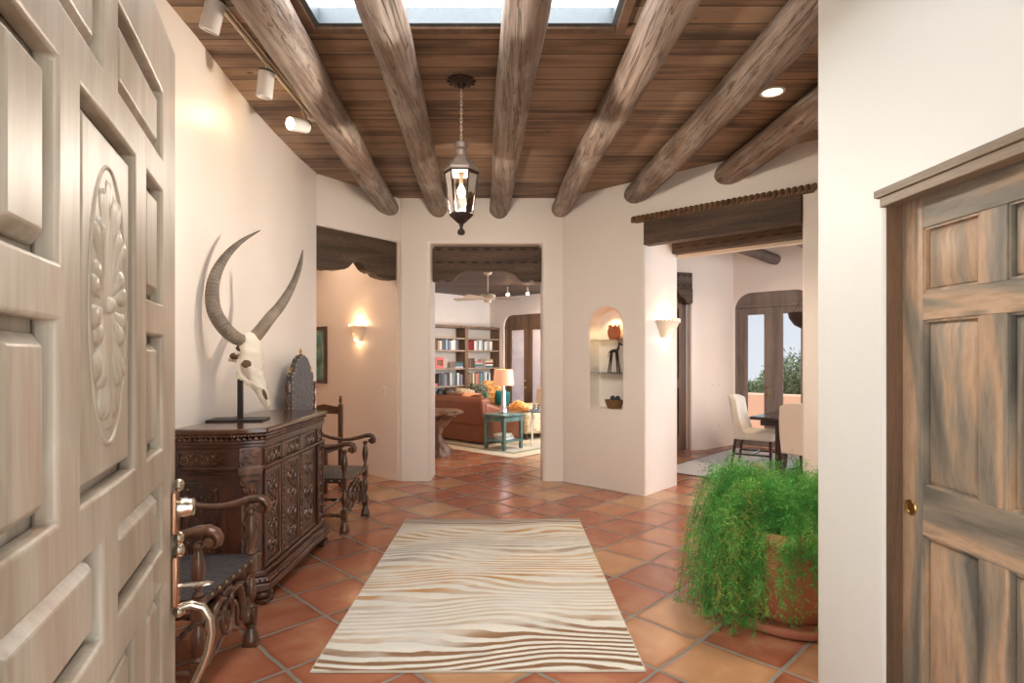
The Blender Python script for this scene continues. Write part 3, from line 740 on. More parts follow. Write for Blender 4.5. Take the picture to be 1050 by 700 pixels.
# ================================================================ FURNITURE OF THE FOYER
# --- wavy striped rug
def rugmat():
    t = NT('wave_stripe_rug'); co = t.coord(); s = t.sep(co); u, v = s[0], s[1]     # u 0..1.59, v 0..2.6 from the near edge
    sn = lambda x: t.math('SINE', x)
    mul = lambda a, b: t.math('MULTIPLY', a, b)
    add = lambda a, b: t.math('ADD', a, b)
    # contour field: lines drift slowly, bunch together along diagonal seams
    w1 = add(add(v, mul(sn(add(mul(u, 3.9), mul(v, 2.1))), .042)), mul(sn(add(mul(u, 8.5), mul(v, 5.3))), .010))
    w2 = add(add(v, mul(u, -.20)), mul(sn(add(mul(u, 3.6), mul(v, 1.2))), .07))
    ph = add(mul(w1, 2*PI*14.5), mul(sn(add(mul(w2, 2*PI/.62), .9)), 5.0))
    ph = add(ph, mul(t.math('SUBTRACT', t.noise(t.mapping(co, (1.3, 2.2, 1)), 2.0, 2), .5), 5.0))
    st = sn(ph)
    nz = t.noise(co, 34, 3, .6)
    st = add(st, mul(t.math('SUBTRACT', nz, .5), .6))
    mask = t.ramp(t.math('MULTIPLY_ADD', st, .5, .5), [(.44, (0,0,0)), (.64, (1,1,1))])
    vn = t.math('DIVIDE', add(w2, .35), 2.95)
    line = t.ramp(vn, [(.0, lin((128,92,60))), (.17, lin((140,104,70))), (.22, lin((196,176,150))), (.3, lin((200,190,172))), (.38, lin((196,180,156))), (.43, lin((188,140,84))), (.52, lin((198,160,110))), (.58, lin((206,182,144))), (.64, lin((158,148,134))), (.72, lin((166,158,146))), (.77, lin((172,138,92))), (.83, lin((194,160,112))), (.87, lin((206,200,186))), (.93, lin((178,160,136)))])
    line = t.mix(t.ramp(v, [(0.0,(0,0,0)),(.2,(0,0,0))] if False else [(2.36/3,(0,0,0)),(2.40/3,(1,1,1))]) if False else t.ramp(t.math('DIVIDE', w1, 3.0), [(.80,(0,0,0)),(.82,(1,1,1))]), line, lin((118,84,58)))
    ground = t.mix(t.ramp(t.noise(t.mapping(co, (1,3,1)), 3, 3), [(.4,(0,0,0)),(.65,(1,1,1))]), lin((224,220,208)), lin((210,208,198)))
    patch = t.ramp(t.noise(t.mapping(co, (1.2, 2.4, 1)), 1.9, 2), [(.38,(.25,.25,.25)),(.55,(1,1,1))])
    near = t.ramp(t.math('DIVIDE', w2, 1.0), [(.10,(1,1,1)),(.2,(0,0,0))])
    far = t.ramp(t.math('DIVIDE', w1, 3.0), [(.79,(0,0,0)),(.81,(1,1,1))])
    k = t.math('MULTIPLY', t.math('MAXIMUM', mask, t.math('MULTIPLY', far, .35)), t.math('MAXIMUM', patch, t.math('MAXIMUM', near, far)))
    t.set(Base_Color=t.mix(k, ground, line), Roughness=.95, Specular_IOR_Level=.1, Sheen_Weight=.2)
    t.bump(add(mul(nz, .6), t.math('SUBTRACT', 1.0, mask)), .6, .006)
    return t.m
M['rug'] = rugmat()
M['rug_edge'] = plain('rug_binding', (196,186,170), .95)
ra = math.atan2(-.02, 1.58)
rg = empty('area_rug', (-.955,2.775,0), math.radians(.4), 'cream rug with wavy brown and gold lines on the terracotta floor of the hall', 'rug')
m = MB()
nx, ny = 40, 60
vs = [(1.59*i/nx, 2.6*j/ny, .012+.0012*mnoise.noise(Vector((i*.3, j*.3, 0)))) for j in range(ny+1) for i in range(nx+1)]
m.add(vs, [(j*(nx+1)+i, j*(nx+1)+i+1, (j+1)*(nx+1)+i+1, (j+1)*(nx+1)+i) for j in range(ny) for i in range(nx)])
m.build('pile', 'rug', rg)
m = MB()
for a in ((-.004,1.594,-.004,.004),(-.004,1.594,2.596,2.604),(-.004,.004,0,2.6),(1.586,1.594,0,2.6)): m.box(a[0],a[1],a[2],a[3],.001,.0125)
m.build('binding', 'rug_edge', rg, bevel=.003)

# --- Jacobean style armchair: faces +x, origin at floor centre
LEGP = [(.012,0),(.034,.0),(.038,.012),(.032,.03),(.026,.05),(.024,.065),(.016,.07),(.022,.078),(.028,.088),(.022,.098),(.015,.104)]
def block(mb, x, y, z0, z1, h=.026):
    c = .007
    mb.prism([(x-h+c,y-h,z0),(x+h-c,y-h,z0),(x+h,y-h+c,z0),(x+h,y+h-c,z0),(x+h-c,y+h,z0),(x-h+c,y+h,z0),(x-h,y+h-c,z0),(x-h,y-h+c,z0)], (0,0,z1-z0))
def turned(mb, x, y, z0, z1, r, kind='vase', n=16):
    h = z1-z0
    if kind == 'vase': pr = [(.55,0),(.8,.03),(.55,.07),(.45,.12),(.75,.24),(.95,.38),(1,.5),(.85,.66),(.6,.78),(.5,.85),(.8,.9),(.85,.94),(.55,1)]
    else: pr = [(.6,0)]+[(q, (i+f)/5*1.0) for i in range(5) for q, f in ((.55,.1),(1,.5),(.55,.9))]+[(.6,1)]
    mb.lathe([(r*a, z0+h*b) for a, b in pr], n, (x,y,0))
def spool_bar(mb, p, q, r, n=7):
    p = Vector(p); q = Vector(q); P = []; R = []
    for i in range(n*4+1):
        P.append(p.lerp(q, i/(n*4))); R.append(r*(.62+.38*abs(math.sin(PI*i/4))))
    mb.tube(P, R, 10)
def armchair(nail_side=True):
    r = empty('armchair', (0,0,0))
    fy = .275
    for sy in (-1, 1):
        m = MB(); x, y = .25, sy*fy
        # scroll foot
        m.prism([(x-.035,y-.03,0),(x+.04,y-.03,0),(x+.04,y+.03,0),(x-.035,y+.03,0)], (0,0,.022))
        m.lathe([(.036,.02),(.042,.03),(.036,.06),(.024,.085),(.022,.1),(.03,.106),(.03,.112),(.02,.118)], 12, (x,y,0))
        block(m, x, y, .118, .20); turned(m, x, y, .20, .385, .028, 'vase'); block(m, x, y, .385, .475)
        turned(m, x, y, .475, .712, .029, 'vase')
        m.build('front_leg', 'chairwood', r, bevel=.002)
        m = MB(); x = -.25
        m.box(x-.022,x+.022,y-.022,y+.022,0,.20); turned(m, x, y, .20, .33, .024); m.box(x-.022,x+.022,y-.022,y+.022,.33,1.02)
        turned(m, x, y, 1.02, 1.20, .020); m.box(x-.02,x+.02,y-.02,y+.02,1.20,1.27)
        m.build('back_post', 'chairwood', r, bevel=.003)
        m = MB(); P = []; R = []
        key = [(-.25,.80),(-.17,.765),(-.08,.737),(.02,.722),(.11,.724),(.19,.742),(.25,.760),(.295,.764),(.325,.752),(.342,.728),(.338,.702),(.316,.690),(.298,.700),(.297,.716),(.307,.724)]
        for i, (a, b) in enumerate(key): P.append((a, y, b)); R.append([.020,.021,.022,.023,.024,.026,.028,.027,.024,.021,.018,.015,.013,.011,.010][i])
        m.tube(P, R, 12, flat=(.78,1.25), up=(0,0,1))
        m.lathe([(.018,-.040),(.020,-.036),(.020,.036),(.018,.040)], 14, (.308,y,.716), 'Y')
        m.build('armrest', 'chairwood', r, ang=50)
        m = MB(); spool_bar(m, (-.23,y,.15), (.23,y,.15), .018); m.build('side_stretcher', 'chairwood', r)
    m = MB(); spool_bar(m, (-.25,-.25,.24), (-.25,.25,.24), .018); spool_bar(m, (.0,-.27,.15), (.0,.27,.15), .016); m.build('cross_stretcher', 'chairwood', r)
    # carved scroll stretcher between the front legs
    m = MB(); x = .25
    for sy in (-1, 1):
        m.tube([(x, sy*a, b) for a, b in [(.25,.20),(.23,.165),(.195,.155),(.165,.18),(.155,.22),(.165,.27),(.155,.32),(.125,.365),(.085,.385),(.045,.375),(.03,.34),(.045,.315),(.07,.32)]], [.012,.014,.015,.016,.016,.016,.017,.018,.018,.017,.015,.013,.012], 8, flat=(1.2,.9), up=(1,0,0))
        m.tube([(x+.004, sy*a, b) for a, b in [(.252,.36),(.235,.375),(.215,.36),(.215,.335),(.235,.325),(.245,.34)]], .009, 7, up=(1,0,0))
        m.tube([(x, sy*a, b) for a, b in [(.20,.17),(.22,.20),(.24,.23),(.22,.27),(.19,.26),(.195,.235)]], .011, 7, up=(1,0,0))
        m.tube([(x-.004, sy*a, b) for a, b in [(.13,.175),(.115,.21),(.12,.25),(.105,.29),(.07,.30)]], .010, 7, up=(1,0,0))
        m.tube([(x, sy*a, b) for a, b in [(.165,.18),(.12,.16),(.08,.175),(.04,.20),(.0,.205)]], .011, 7, up=(1,0,0))
    m.tube([(x, .055*math.cos(a), .27+.075*math.sin(a)) for a in [2*PI*k/20 for k in range(20)]], .012, 8, closed=True, up=(1,0,0))
    for k in range(5): m.ball((x, (k-2)*.018, .395-.004*abs(k-2)), (.014,.013,.022), 8, 6)
    m.ball((x,0,.27),(.012,.022,.035),8,6)
    m.build('carved_stretcher', 'chairwood', r, ang=60)
    # seat
    m = MB().box(-.255,.262,-.285,.285,.425,.470); m.build('seat_rail', 'leather_edge', r, bevel=.006)
    m = MB(); nn = 10
    vs = [(-.262+.534*i/nn, -.292+.584*j/nn, .470+.022*(1-(2*i/nn-1)**4)*(1-(2*j/nn-1)**4)) for j in range(nn+1) for i in range(nn+1)]
    m.add(vs, [(j*(nn+1)+i, j*(nn+1)+i+1, (j+1)*(nn+1)+i+1, (j+1)*(nn+1)+i) for j in range(nn) for i in range(nn)])
    seat = m.build('seat', 'leather', r)
    m = MB()
    for k in range(8): m.ball((.263, -.245+.07*k, .449), (.006,.009,.009), 8, 5)
    for sy in (-1,1):
        for k in range(7): m.ball((-.21+.07*k, sy*.286, .449), (.009,.006,.009), 8, 5)
    m.build('nail_trim', 'nail', r)
    # back: tombstone leather panel
    prof = [(-.235,.66),(.235,.66),(.235,1.34),(.215,1.365),(.185,1.37),(.165,1.40),(.15,1.44),(.11,1.485),(.05,1.515),(0,1.525),(-.05,1.515),(-.11,1.485),(-.15,1.44),(-.165,1.40),(-.185,1.37),(-.215,1.365),(-.235,1.34)]
    m = MB().prism([(-.232,a,b) for a, b in prof], (-.048,0,0)); bk = m.build('backrest', 'leather', r, bevel=.008)
    m = MB()
    per = prof[1:]+[prof[0]]
    for i in range(len(prof)):
        a = Vector((0,*prof[i])); b = Vector((0,*prof[(i+1)%len(prof)])); L_ = (b-a).length
        n = max(1, round(L_/.055))
        for k in range(n):
            p = a.lerp(b, k/n); p2 = Vector((0, p.y*.92, .66+(p.z-.66)*.978+.008)); m.ball((-.231,p2.y,p2.z),(.005,.008,.008),7,5); m.ball((-.256, p.y*1.004, p.z+(.002 if p.z>1.3 else 0)),(.008,.006,.008),7,5)
    m.build('nail_trim', 'nail', r)
    for a, b in ((-.21,1.37),(.21,1.37),(0,1.525)): MB().lathe([(.012,0),(.008,.01),(.014,.022),(.012,.034),(.004,.042),(.006,.05),(0,.056)], 10, (-.256,a,b)).build('back_finial', 'brass', r)
    return r
ch = armchair(); ch.location = (-1.60,2.765,0); ch.rotation_euler = (0,0,math.radians(2)); 
tag(ch, 'carved armchair with studded leather seat just behind the open entry door', 'armchair')
c2 = copy_tree(ch); c2.location = (-1.655,5.27,0); c2.rotation_euler = (0,0,math.radians(-4))
tag(c2, 'carved armchair with tall studded leather back beyond the far end of the cabinet', 'armchair')
# plain chair deep in the hall
r = empty('side_chair', (-2.22,6.66,0), math.radians(-8), 'dark wooden chair mostly hidden, its post standing behind the far armchair', 'chair')
for sx in (-1,1):
    m = MB().box(sx*.2-.02,sx*.2+.02,.16,.2,0,.46); m.box(sx*.2-.022,sx*.2+.022,.16,.205,.46,.95); turned(m, sx*.2, .182, .95, 1.05, .02, n=12); m.build('back_post','chairwood',r,bevel=.004)
    m = MB().box(sx*.2-.02,sx*.2+.02,-.22,-.18,0,.44); m.build('leg','chairwood',r,bevel=.003)
MB().prism([(x,.165,z) for x,z in [(-.2,.84),(.2,.84),(.2,.92),(.12,.93),(0,.95),(-.12,.93),(-.2,.92)]],(0,.03,0)).build('crest_rail','chairwood',r,bevel=.004)
MB().box(-.23,.23,-.23,.21,.44,.48).build('seat','leather',r,bevel=.01)

# --- carved cabinet along the left wall (world coordinates relative to its root)
cb = empty('carved_cabinet', (-1.75,4.15,0), 0, 'long dark carved walnut sideboard against the left wall', 'cabinet')
def plan(o=0.0):   # outline at offset o from the body
    xb, xf, ya, yb = -2.02+1.75, -1.525+1.75, 3.50-4.15, 4.76-4.15
    c = .10
    return [(xb-.01,ya-o),(xf-c-o*.4-.02,ya-o),(xf+o,ya+c*.75-o*.4),(xf+o,yb-c*.75+o*.4),(xf-c-.02-o*.4,yb+o),(xb,yb+o)]
def layer(mb, o, z0, z1): mb.prism([(x,y,z0) for x,y in plan(o)], (0,0,z1-z0))
m = MB(); layer(m, 0, .20, 1.0); m.build('body', 'walnut', cb, bevel=.004)
m = MB(); layer(m, .040, 1.038, 1.070); m.build('top', 'walnut_top', cb, bevel=.008)
m = MB(); layer(m, .022, 1.02, 1.038); layer(m, .012, .955, .978); layer(m, .022, .978, .994); layer(m, .016, .815, .828); layer(m, .028, .828, .842); m.build('cornice', 'walnut', cb, bevel=.004)
def along(o, z, step):
    P = plan(o); out = []
    for a, b in zip(P[:-1], P[1:]):
        a = Vector((*a,0)); b = Vector((*b,0)); n = max(1, int((b-a).length/step))
        ang = math.atan2(b.y-a.y, b.x-a.x)
        for k in range(n): out.append((a.lerp(b, (k+.5)/n), ang))
    return [((p.x,p.y,z), ang) for p, ang in out]
m = MB()
for p, ang in along(.030, 1.028, .018): m.ball(p, (.0085,.008,.009), 6, 5, Rz(ang) @ Ry(.6))
m.build('bead_moulding', 'walnut_carved', cb)
m = MB()
for p, ang in along(.016, 1.006, .030):
    R_ = Rz(ang)
    m.T(Tr(p) @ R_); m.ball((0,0,0), (.011,.006,.012), 7, 5); m.ball((.012,0,-.004), (.005,.006,.008), 6, 4)
m.T(); m.build('leaf_frieze', 'walnut_carved', cb)
m = MB(); layer(m, .022, .165, .20); layer(m, .045, .13, .165); layer(m, .060, .085, .13); m.build('plinth', 'walnut', cb, bevel=.008)
m = MB()
for p, ang in along(.052, .148, .026): m.ball(p, (.012,.009,.013), 6, 5, Rz(ang))
m.build('plinth_moulding', 'walnut_carved', cb)
for (x, y) in ((.20,-.56),(.20,.52),(-.2,-.62),(-.2,.6)):
    m = MB().prism([(x-.07,y-.05,0),(x+.065,y-.05,0),(x+.065,y+.05,0),(x-.07,y+.05,0)], (0,0,.03)); m.ball((x,y,.058),(.085,.06,.036),12,8); m.build('foot','walnut',cb,bevel=.006)
# relief carving in a face frame: x along, -y out, z up
def relief(mb, w, h, rnd, w_=.0062, cell=None):
    """foliate scrollwork filling w x h, symmetric about x = 0"""
    y = -.004
    vert = h > w
    n = max(1, round((h if vert else w)/(.9*(w if vert else h)))) if cell is None else cell
    for k in range(n):
        if vert:
            c = -h/2+h*(k+.5)/n; r = min(w*.26, h/n*.42)
            for s_ in (-1,1):
                P = spiral(0, 0, r, r*.15, -PI/2 if k%2 else PI/2, (1.4 if k%2 else -1.4), 16)
                mb.tube([(s_*(w*.24+px*.95), y-.002, c+pz) for px,pz in P], [w_*(1.15-.5*i/16) for i in range(17)], 5, up=(0,1,0))
                mb.ball((s_*w*.24, y, c), w_*1.3, 6, 4)
                mb.ball((s_*w*.43, y, c+r*.95), (w_*1.1,w_,w_*2.4), 6, 4, Ry(s_*.7)); mb.ball((s_*w*.1, y, c-r*1.1), (w_,w_,w_*2.2), 6, 4, Ry(-s_*.6))
            mb.ball((0, y, c+h/n*.5), (w_*1.3,w_*1.3,w_*2.8), 6, 5); mb.ball((0, y, c), (w_*1.2,w_*1.4,w_*1.8), 6, 5)
        else:
            c = -w/2+w*(k+.5)/n; r = h*.36; sg = 1 if c > 0 else -1
            P = spiral(0, 0, r, r*.15, PI if k%2 else 0, 1.4*(1 if k%2 else -1), 16)
            mb.tube([(c+px*sg, y-.002, pz) for px,pz in P], [w_*(1.15-.5*i/16) for i in range(17)], 5, up=(0,1,0))
            mb.ball((c,y,0), w_*1.3, 6, 4)
            for q in (-1,1):
                mb.ball((c+w/n*.48, y, q*h*.28), (w_*2.2,w_,w_*1.1), 6, 4, Ry(q*.6)); mb.ball((c-w/n*.3, y, q*h*.40), (w_*1.9,w_,w_), 6, 4, Ry(-q*.5))
def framed(mb, w, h, rail, th, y=0.0):
    for q in ((-w/2,w/2,-h/2,-h/2+rail),(-w/2,w/2,h/2-rail,h/2),(-w/2,-w/2+rail,-h/2+rail,h/2-rail),(w/2-rail,w/2,-h/2+rail,h/2-rail)): mb.box(q[0],q[1],y-th,y,q[2],q[3])
rnd = random.Random(5)
def face_empty(mb, c, ang): mb.T(Tr(c) @ Rz(ang))
def put_panel(name, c, ang, w, h, rail, parts=('frame','carving'), inner=True, depth=.012):
    """c: centre on the face, ang: rotation so that -y faces out"""
    m = MB(); face_empty(m, c, ang); framed(m, w, h, rail, depth); m.box(-w/2+rail,w/2-rail,-.002,.001,-h/2+rail,h/2-rail)
    if inner and min(w,h) > .14: framed(m, w-2*rail-.012, h-2*rail-.012, .014, .007)
    m.T(); f = m.build(name, 'walnut', cb, bevel=.003)
    m = MB(); face_empty(m, c, ang); iw, ih = w-2*rail, h-2*rail
    if inner and min(w,h) > .14: iw -= .046; ih -= .046
    relief(m, iw, ih, rnd); m.T(); m.build('carving', 'walnut_carved', f, ang=60)
XF = -1.525+1.75; AF = PI/2      # front face: -y(local) -> +x(world) needs rotation +90deg
bays = [(-.545,-.315),(-.265,-.005),(.055,.255),(.285,.495)]
by = [(3.585,3.825),(3.895,4.155),(4.225,4.40),(4.42,4.67)]
doors_y = [(3.585,3.835),(3.905,4.165),(4.235,4.50)]
for a, b in doors_y:
    c = (a+b)/2-4.15; w = b-a
    put_panel('door', (XF, c, .51), AF, w, .60, .028)
    put_panel('drawer', (XF, c, .885), AF, w, .115, .016, inner=False)
for yv in (3.87, 4.20):
    put_panel('carved_stile', (XF+.004, yv-4.15, .51), AF, .055, .60, .007, inner=False)
    m = MB().box(XF,XF+.016,yv-4.15-.03,yv-4.15+.03,.835,.945); m.build('drawer_divider','walnut',cb,bevel=.004)
put_panel('carved_pilaster', (XF+.012, 4.585-4.15, .51), AF, .12, .60, .012, inner=False, depth=.018)
put_panel('drawer', (XF+.006, 4.585-4.15, .885), AF, .12, .115, .012, inner=False)
# near end panel (faces the camera) and its upper drawer-like panel
put_panel('end_panel', (-.105, -.65, .50), 0, .30, .58, .030)
put_panel('end_drawer', (-.105, -.65, .885), 0, .30, .115, .018, inner=False)
# canted corner pilasters
P = plan(0)
for i in (1, 3):
    a = Vector(P[i]); b = Vector(P[i+1]); c = (a+b)/2; ang = math.atan2(b.y-a.y, b.x-a.x)
    m = MB(); m.T(Tr((c.x,c.y,0)) @ Rz(ang))
    m.box(-.062,.062,-.016,.004,.835,.955); m.box(-.070,.070,-.030,.004,.79,.835); m.box(-.062,.062,-.022,.004,.775,.79)
    m.box(-.060,.060,-.018,.004,.20,.30); m.box(-.05,.05,-.006,.004,.29,.80); m.box(-.066,.066,-.03,.004,.30,.318)
    m.T(); pl = m.build('corner_pilaster', 'walnut_carved', cb, bevel=.004)
    m = MB(); m.T(Tr((c.x,c.y,.895)) @ Rz(ang) @ Tr((0,-.014,0))); relief(m, .10, .10, rnd, cell=2); m.T(); m.build('carving', 'walnut_carved', pl)
    m = MB(); m.T(Tr((c.x,c.y,0)) @ Rz(ang))
    for s_ in (-1,1): scroll(m, s_*.034, .752, .022, PI/2, s_*-1.5, -.032, .008)
    m.box(-.05,.05,-.045,.0,.765,.777)
    m.lathe([(.022,.318),(.036,.33),(.036,.345),(.024,.36),(.030,.40),(.038,.46),(.034,.52),(.022,.56),(.034,.575),(.034,.59),(.022,.605),(.028,.64),(.034,.68),(.040,.73),(.040,.75)], 14, (0,-.022,0))
    for z, q in ((.50,.040),(.66,.036),(.70,.038),(.43,.036)):
        for k in range(7): a_ = PI+PI*k/6; m.ball((q*math.cos(a_), -.022+q*math.sin(a_), z), (.009,.009,.020), 6, 5)
    m.T(); m.build('carved_column', 'walnut_carved', pl, ang=60)

# --- skull with long horns on an iron stand
ss = empty('mounted_skull', (-1.85,3.985,1.0705), math.radians(8), 'bleached horned animal skull on a black iron stand on the cabinet', 'skull')
m = MB().box(-.19,.17,-.10,.10,0,.012); m.build('stand_base', 'iron', ss, bevel=.002)
m = MB().box(-.016,.016,-.016,.016,.012,.28); m.build('stand_post', 'iron', ss, bevel=.002)
# skull: the local frame, face looks to +x/-y and down
def skin(name, verts, edges, radii, m_, parent, sub=2, post=None):
    me = bpy.data.meshes.new(name); me.from_pydata(verts, edges, []); o = bpy.data.objects.new(name, me); COL.objects.link(o)
    md = o.modifiers.new('skin', 'SKIN'); md.use_smooth_shade = True
    for i, rr in enumerate(radii): me.skin_vertices[0].data[i].radius = rr if hasattr(rr, '__len__') else (rr, rr)
    me.skin_vertices[0].data[0].use_root = True
    s_ = o.modifiers.new('sub', 'SUBSURF'); s_.levels = sub; s_.render_levels = sub
    me.materials.append(M[m_]); o.parent = parent; return o
def P3(px, py, Y): return Vector(((px-525)*Y/F, Y, 1.5+(366-py)*Y/F))
ssi = (Tr(ss.location) @ Rz(ss.rotation_euler.z)).inverted()
def catmull(P, n=6):
    out = []
    for i in range(len(P)-1):
        a, b, c, d = P[max(i-1,0)], P[i], P[i+1], P[min(i+2,len(P)-1)]
        for k in range(n):
            t = k/n; out.append(.5*((2*b)+(c-a)*t+(2*a-5*b+4*c-d)*t*t+(3*b-a-3*c+d)*t**3))
    out.append(P[-1]); return out
def horn_curve(keys, name):
    P = catmull([ssi @ P3(a,b,Y) for a,b,Y,_ in keys]); R = catmull([Vector((q,0,0)) for *_,q in keys])
    return MB().tube(P, [max(.002, q.x) for q in R], 20).build(name, 'horn', ss, ang=80)
horn_curve([(254,350,3.93,.038),(243,347,3.88,.044),(230,336,3.82,.046),(220,319,3.78,.045),(217.5,299,3.77,.041),(222,279,3.80,.034),(233,261,3.86,.025),(248,247,3.93,.015),(267,236,4.0,.003)], 'horn')
horn_curve([(257,350,4.0,.044),(266,340,4.05,.043),(276,327,4.10,.040),(287,314,4.15,.035),(296,300,4.18,.029),(303,285,4.19,.022),(308,270,4.17,.016),(310.5,256,4.15,.003)], 'horn')
sk_ = MB()
ax = [(253.5,341.5,.012,.02),(254.2,343,.034,.048),(255,346,.048,.062),(256,352,.062,.075),(258,362,.072,.085),(259,375,.070,.080),(262,386,.056,.062),(266,396,.044,.048),(270,405,.034,.040),(273.5,413,.024,.032),(275.5,418,.010,.018)]
pts = catmull([ssi @ P3(a,b,3.95) for a,b,_,_ in ax], 6); rr = catmull([Vector((c,d,0)) for _,_,c,d in ax], 6)
n = 36; vs = []; fs = []
for i, (p, q) in enumerate(zip(pts, rr)):
    t = (pts[min(i+1,len(pts)-1)]-pts[max(i-1,0)]).normalized(); B = Vector((.25,1,0)).normalized(); N = t.cross(B).normalized()
    for k in range(n):
        a = 2*PI*k/n; d = N*math.cos(a)*q.x+B*math.sin(a)*q.y
        w_ = p+d; nz = 1+.16*mnoise.noise(w_*22)+.09*mnoise.noise(w_*60+Vector((3,1,2))); vs.append(p+d*nz)
fs = [(j*n+i, j*n+(i+1)%n, (j+1)*n+(i+1)%n, (j+1)*n+i) for j in range(len(pts)-1) for i in range(n)]+[tuple(range(n)), tuple((len(pts)-1)*n+i for i in range(n))]
sk_.add(vs, fs)
J = lambda px, py, Y=3.90: ssi @ P3(px, py, Y)
# orbit rims, cheek arch, tooth rows, nasal bones
for Y_, xo in ((3.868,251.5),(4.04,262)):
    c = J(xo,374,Y_); sk_.tube([c+Vector((.030*math.cos(a), .008*math.sin(a*2),   .026*math.sin(a))) for a in [2*PI*k/16 for k in range(16)]], .006, 7, closed=True, up=(0,1,0))
    sk_.tube(catmull([J(xo-8,369,Y_+.01),J(xo-7,380,Y_),J(xo-2,388,Y_),J(xo+6,392,Y_+.01),J(xo+13,397,Y_+.03)],4), .006, 7)
rn = random.Random(3)
for k in range(13):
    t = k/12; sk_.ball(J(243+t*22, 385+t*14+rn.uniform(-1,1), 3.9+.02*t), (.009,.012,.014+rn.uniform(0,.006)), 7, 5)
for k in range(9):
    sk_.ball(J(236+k*1.6, 366+rn.uniform(-4,4), 3.93+rn.uniform(-.03,.04)), (.014,.02,.012), 7, 5, Ry(rn.uniform(-1,1)))
sk_.tube([J(268,397,3.91),J(272,407,3.915),J(276,417,3.92)], [.012,.010,.004], 8); sk_.tube([J(264,396,3.93),J(266,406,3.93),J(271,415,3.94)], [.016,.012,.005], 8)
sk_.build('skull', 'bone', ss, ang=80)
for Y_, xo in ((3.875,251.5),(4.035,262)): MB().ball(J(xo+1,373,Y_-.012 if Y_<3.95 else Y_+.012), (.033,.013,.027), 14, 8).build('eye_socket_shade', 'bone_dark', ss)  # dark balls paint the shade of the hollow orbits
MB().ball(J(271.5,404,3.912), (.012,.016,.042), 10, 7, Ry(-.35)).build('nasal_opening_shade', 'bone_dark', ss)  # dark ball, painted shade of the nose hollow
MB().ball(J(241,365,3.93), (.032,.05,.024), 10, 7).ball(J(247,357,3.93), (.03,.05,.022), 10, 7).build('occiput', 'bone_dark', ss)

# --- wall sconces: plaster half-tapered shade with a slotted top rim
def sconce(loc, rz, label):
    r = empty('wall_sconce', loc, rz, label, 'wall sconce', 'plaster wall sconces')
    m = MB(); n = 16; vs = []; fs = []
    W, D, H = .150, .105, .20
    def ring(w, d, z): return [(-w*math.cos(PI*k/n), -d*math.sin(PI*k/n)**.8, z) for k in range(n+1)]
    rows = [ring(.075,.055,-H),ring(.15,.105,-.025),ring(.158,.112,-.02),ring(.158,.112,0.0),ring(.146,.100,0.0),ring(.068,.048,-H)]
    for q in rows: vs += q
    for j in range(len(rows)):
        for i in range(n): a = j*(n+1)+i; b = ((j+1)%len(rows))*(n+1)+i; fs.append((a,a+1,b+1,b))
    m.add(vs, fs); m.build('shade', 'sconce', r, ang=50)
    m = MB()
    for k in range(11):
        a = PI*(k+.5)/11; p = (-.159*math.cos(a), -.113*math.sin(a)**.8, -.010); m.box(p[0]-.006,p[0]+.006,p[1]-.004,p[1]+.004,-.020,.022)
    m.build('pierced_rim', 'sconce', r)
    MB().lathe([(0,-.03),(.022,-.022),(.030,0),(.022,.022),(0,.03)], 12, (0,-.055,-.10)).build('bulb', 'sconce_bulb', r)
    return r
M['sconce'] = plain('sconce_plaster', (238,226,206), .8)
M['sconce_bulb'] = emit('sconce_bulb', (255,206,150), 3)
ps = lambda t: (-1.37-.7373*t, 7.07+.6756*t)
x, y = ps(.857); sconce((x,y,1.905), AA, 'lit plaster sconce glowing under the scalloped lintel on the left alcove wall')
# pier return frame: wall face normal points to (CA, SA) (right/near)
PR = lambda s_: (WA(PE)[0]+CB*s_, WA(PE)[1]+SB*s_)
x, y = PR(.47); sc2 = sconce((x,y,1.915), BA, 'lit plaster sconce on the white pier beside the dining opening'); sc2.scale = (1.45,1.1,1)

# --- switch plate
sw = empty('light_switch', (*ps(.29),1.08), AA, 'small white switch plate below the alcove sconce, near the doorway corner', 'switch')
MB().box(-.036,.036,-.006,0,-.058,.058).build('plate','white',sw,bevel=.003); MB().box(-.016,.016,-.011,-.004,-.033,.033).build('rocker','cream',sw,bevel=.002)

# --- framed picture in the hall
pc = empty('framed_picture', (*ps(1.86),1.13), AA, 'dark framed picture half hidden behind the left wall edge', 'picture')
m = MB().plate(-.22,.22,0,.80,-.035,0,[(-.17,.17,.05,.75)]); m.build('frame','walnut',pc,bevel=.006)
t = NT('picture_print'); n_ = t.noise(t.coord(), 5, 4); t.set(Base_Color=t.ramp(n_,[(.35,lin((70,60,50))),(.5,lin((80,140,130))),(.62,lin((150,170,150))),(.72,lin((180,140,100)))]), Roughness=.4); M['print'] = t.m
MB().box(-.17,.17,-.012,-.004,.05,.75).build('print','print',pc)

# --- hanging lantern
LX, LY = -.352, 4.06
ln = empty('hanging_lantern', (LX,LY,0), 0, 'hanging bronze hexagonal lantern with glass panes and a lit bulb', 'lantern')
m = MB().lathe([(0,CH),(.085,CH),(.088,CH-.008),(.075,CH-.018),(.05,CH-.024),(.03,CH-.03),(.02,CH-.055),(.0,CH-.057)], 24)
for k in range(12): a = 2*PI*k/12; m.ball((.084*math.cos(a),.084*math.sin(a),CH-.008),(.018,.018,.007),8,5)
m.build('canopy','bronze_dark',ln)
m = MB(); z = CH-.055; k = 0
while z > 3.0:
    a = 0 if k%2 else PI/2
    m.tube([(.007*math.cos(q)*math.cos(a), .007*math.cos(q)*math.sin(a), z-.018+.018*math.sin(q)) for q in [2*PI*i/10 for i in range(10)]], .0022, 5, closed=True, up=(math.sin(a),-math.cos(a),0)); z -= .029; k += 1
m.build('chain','cream',ln)
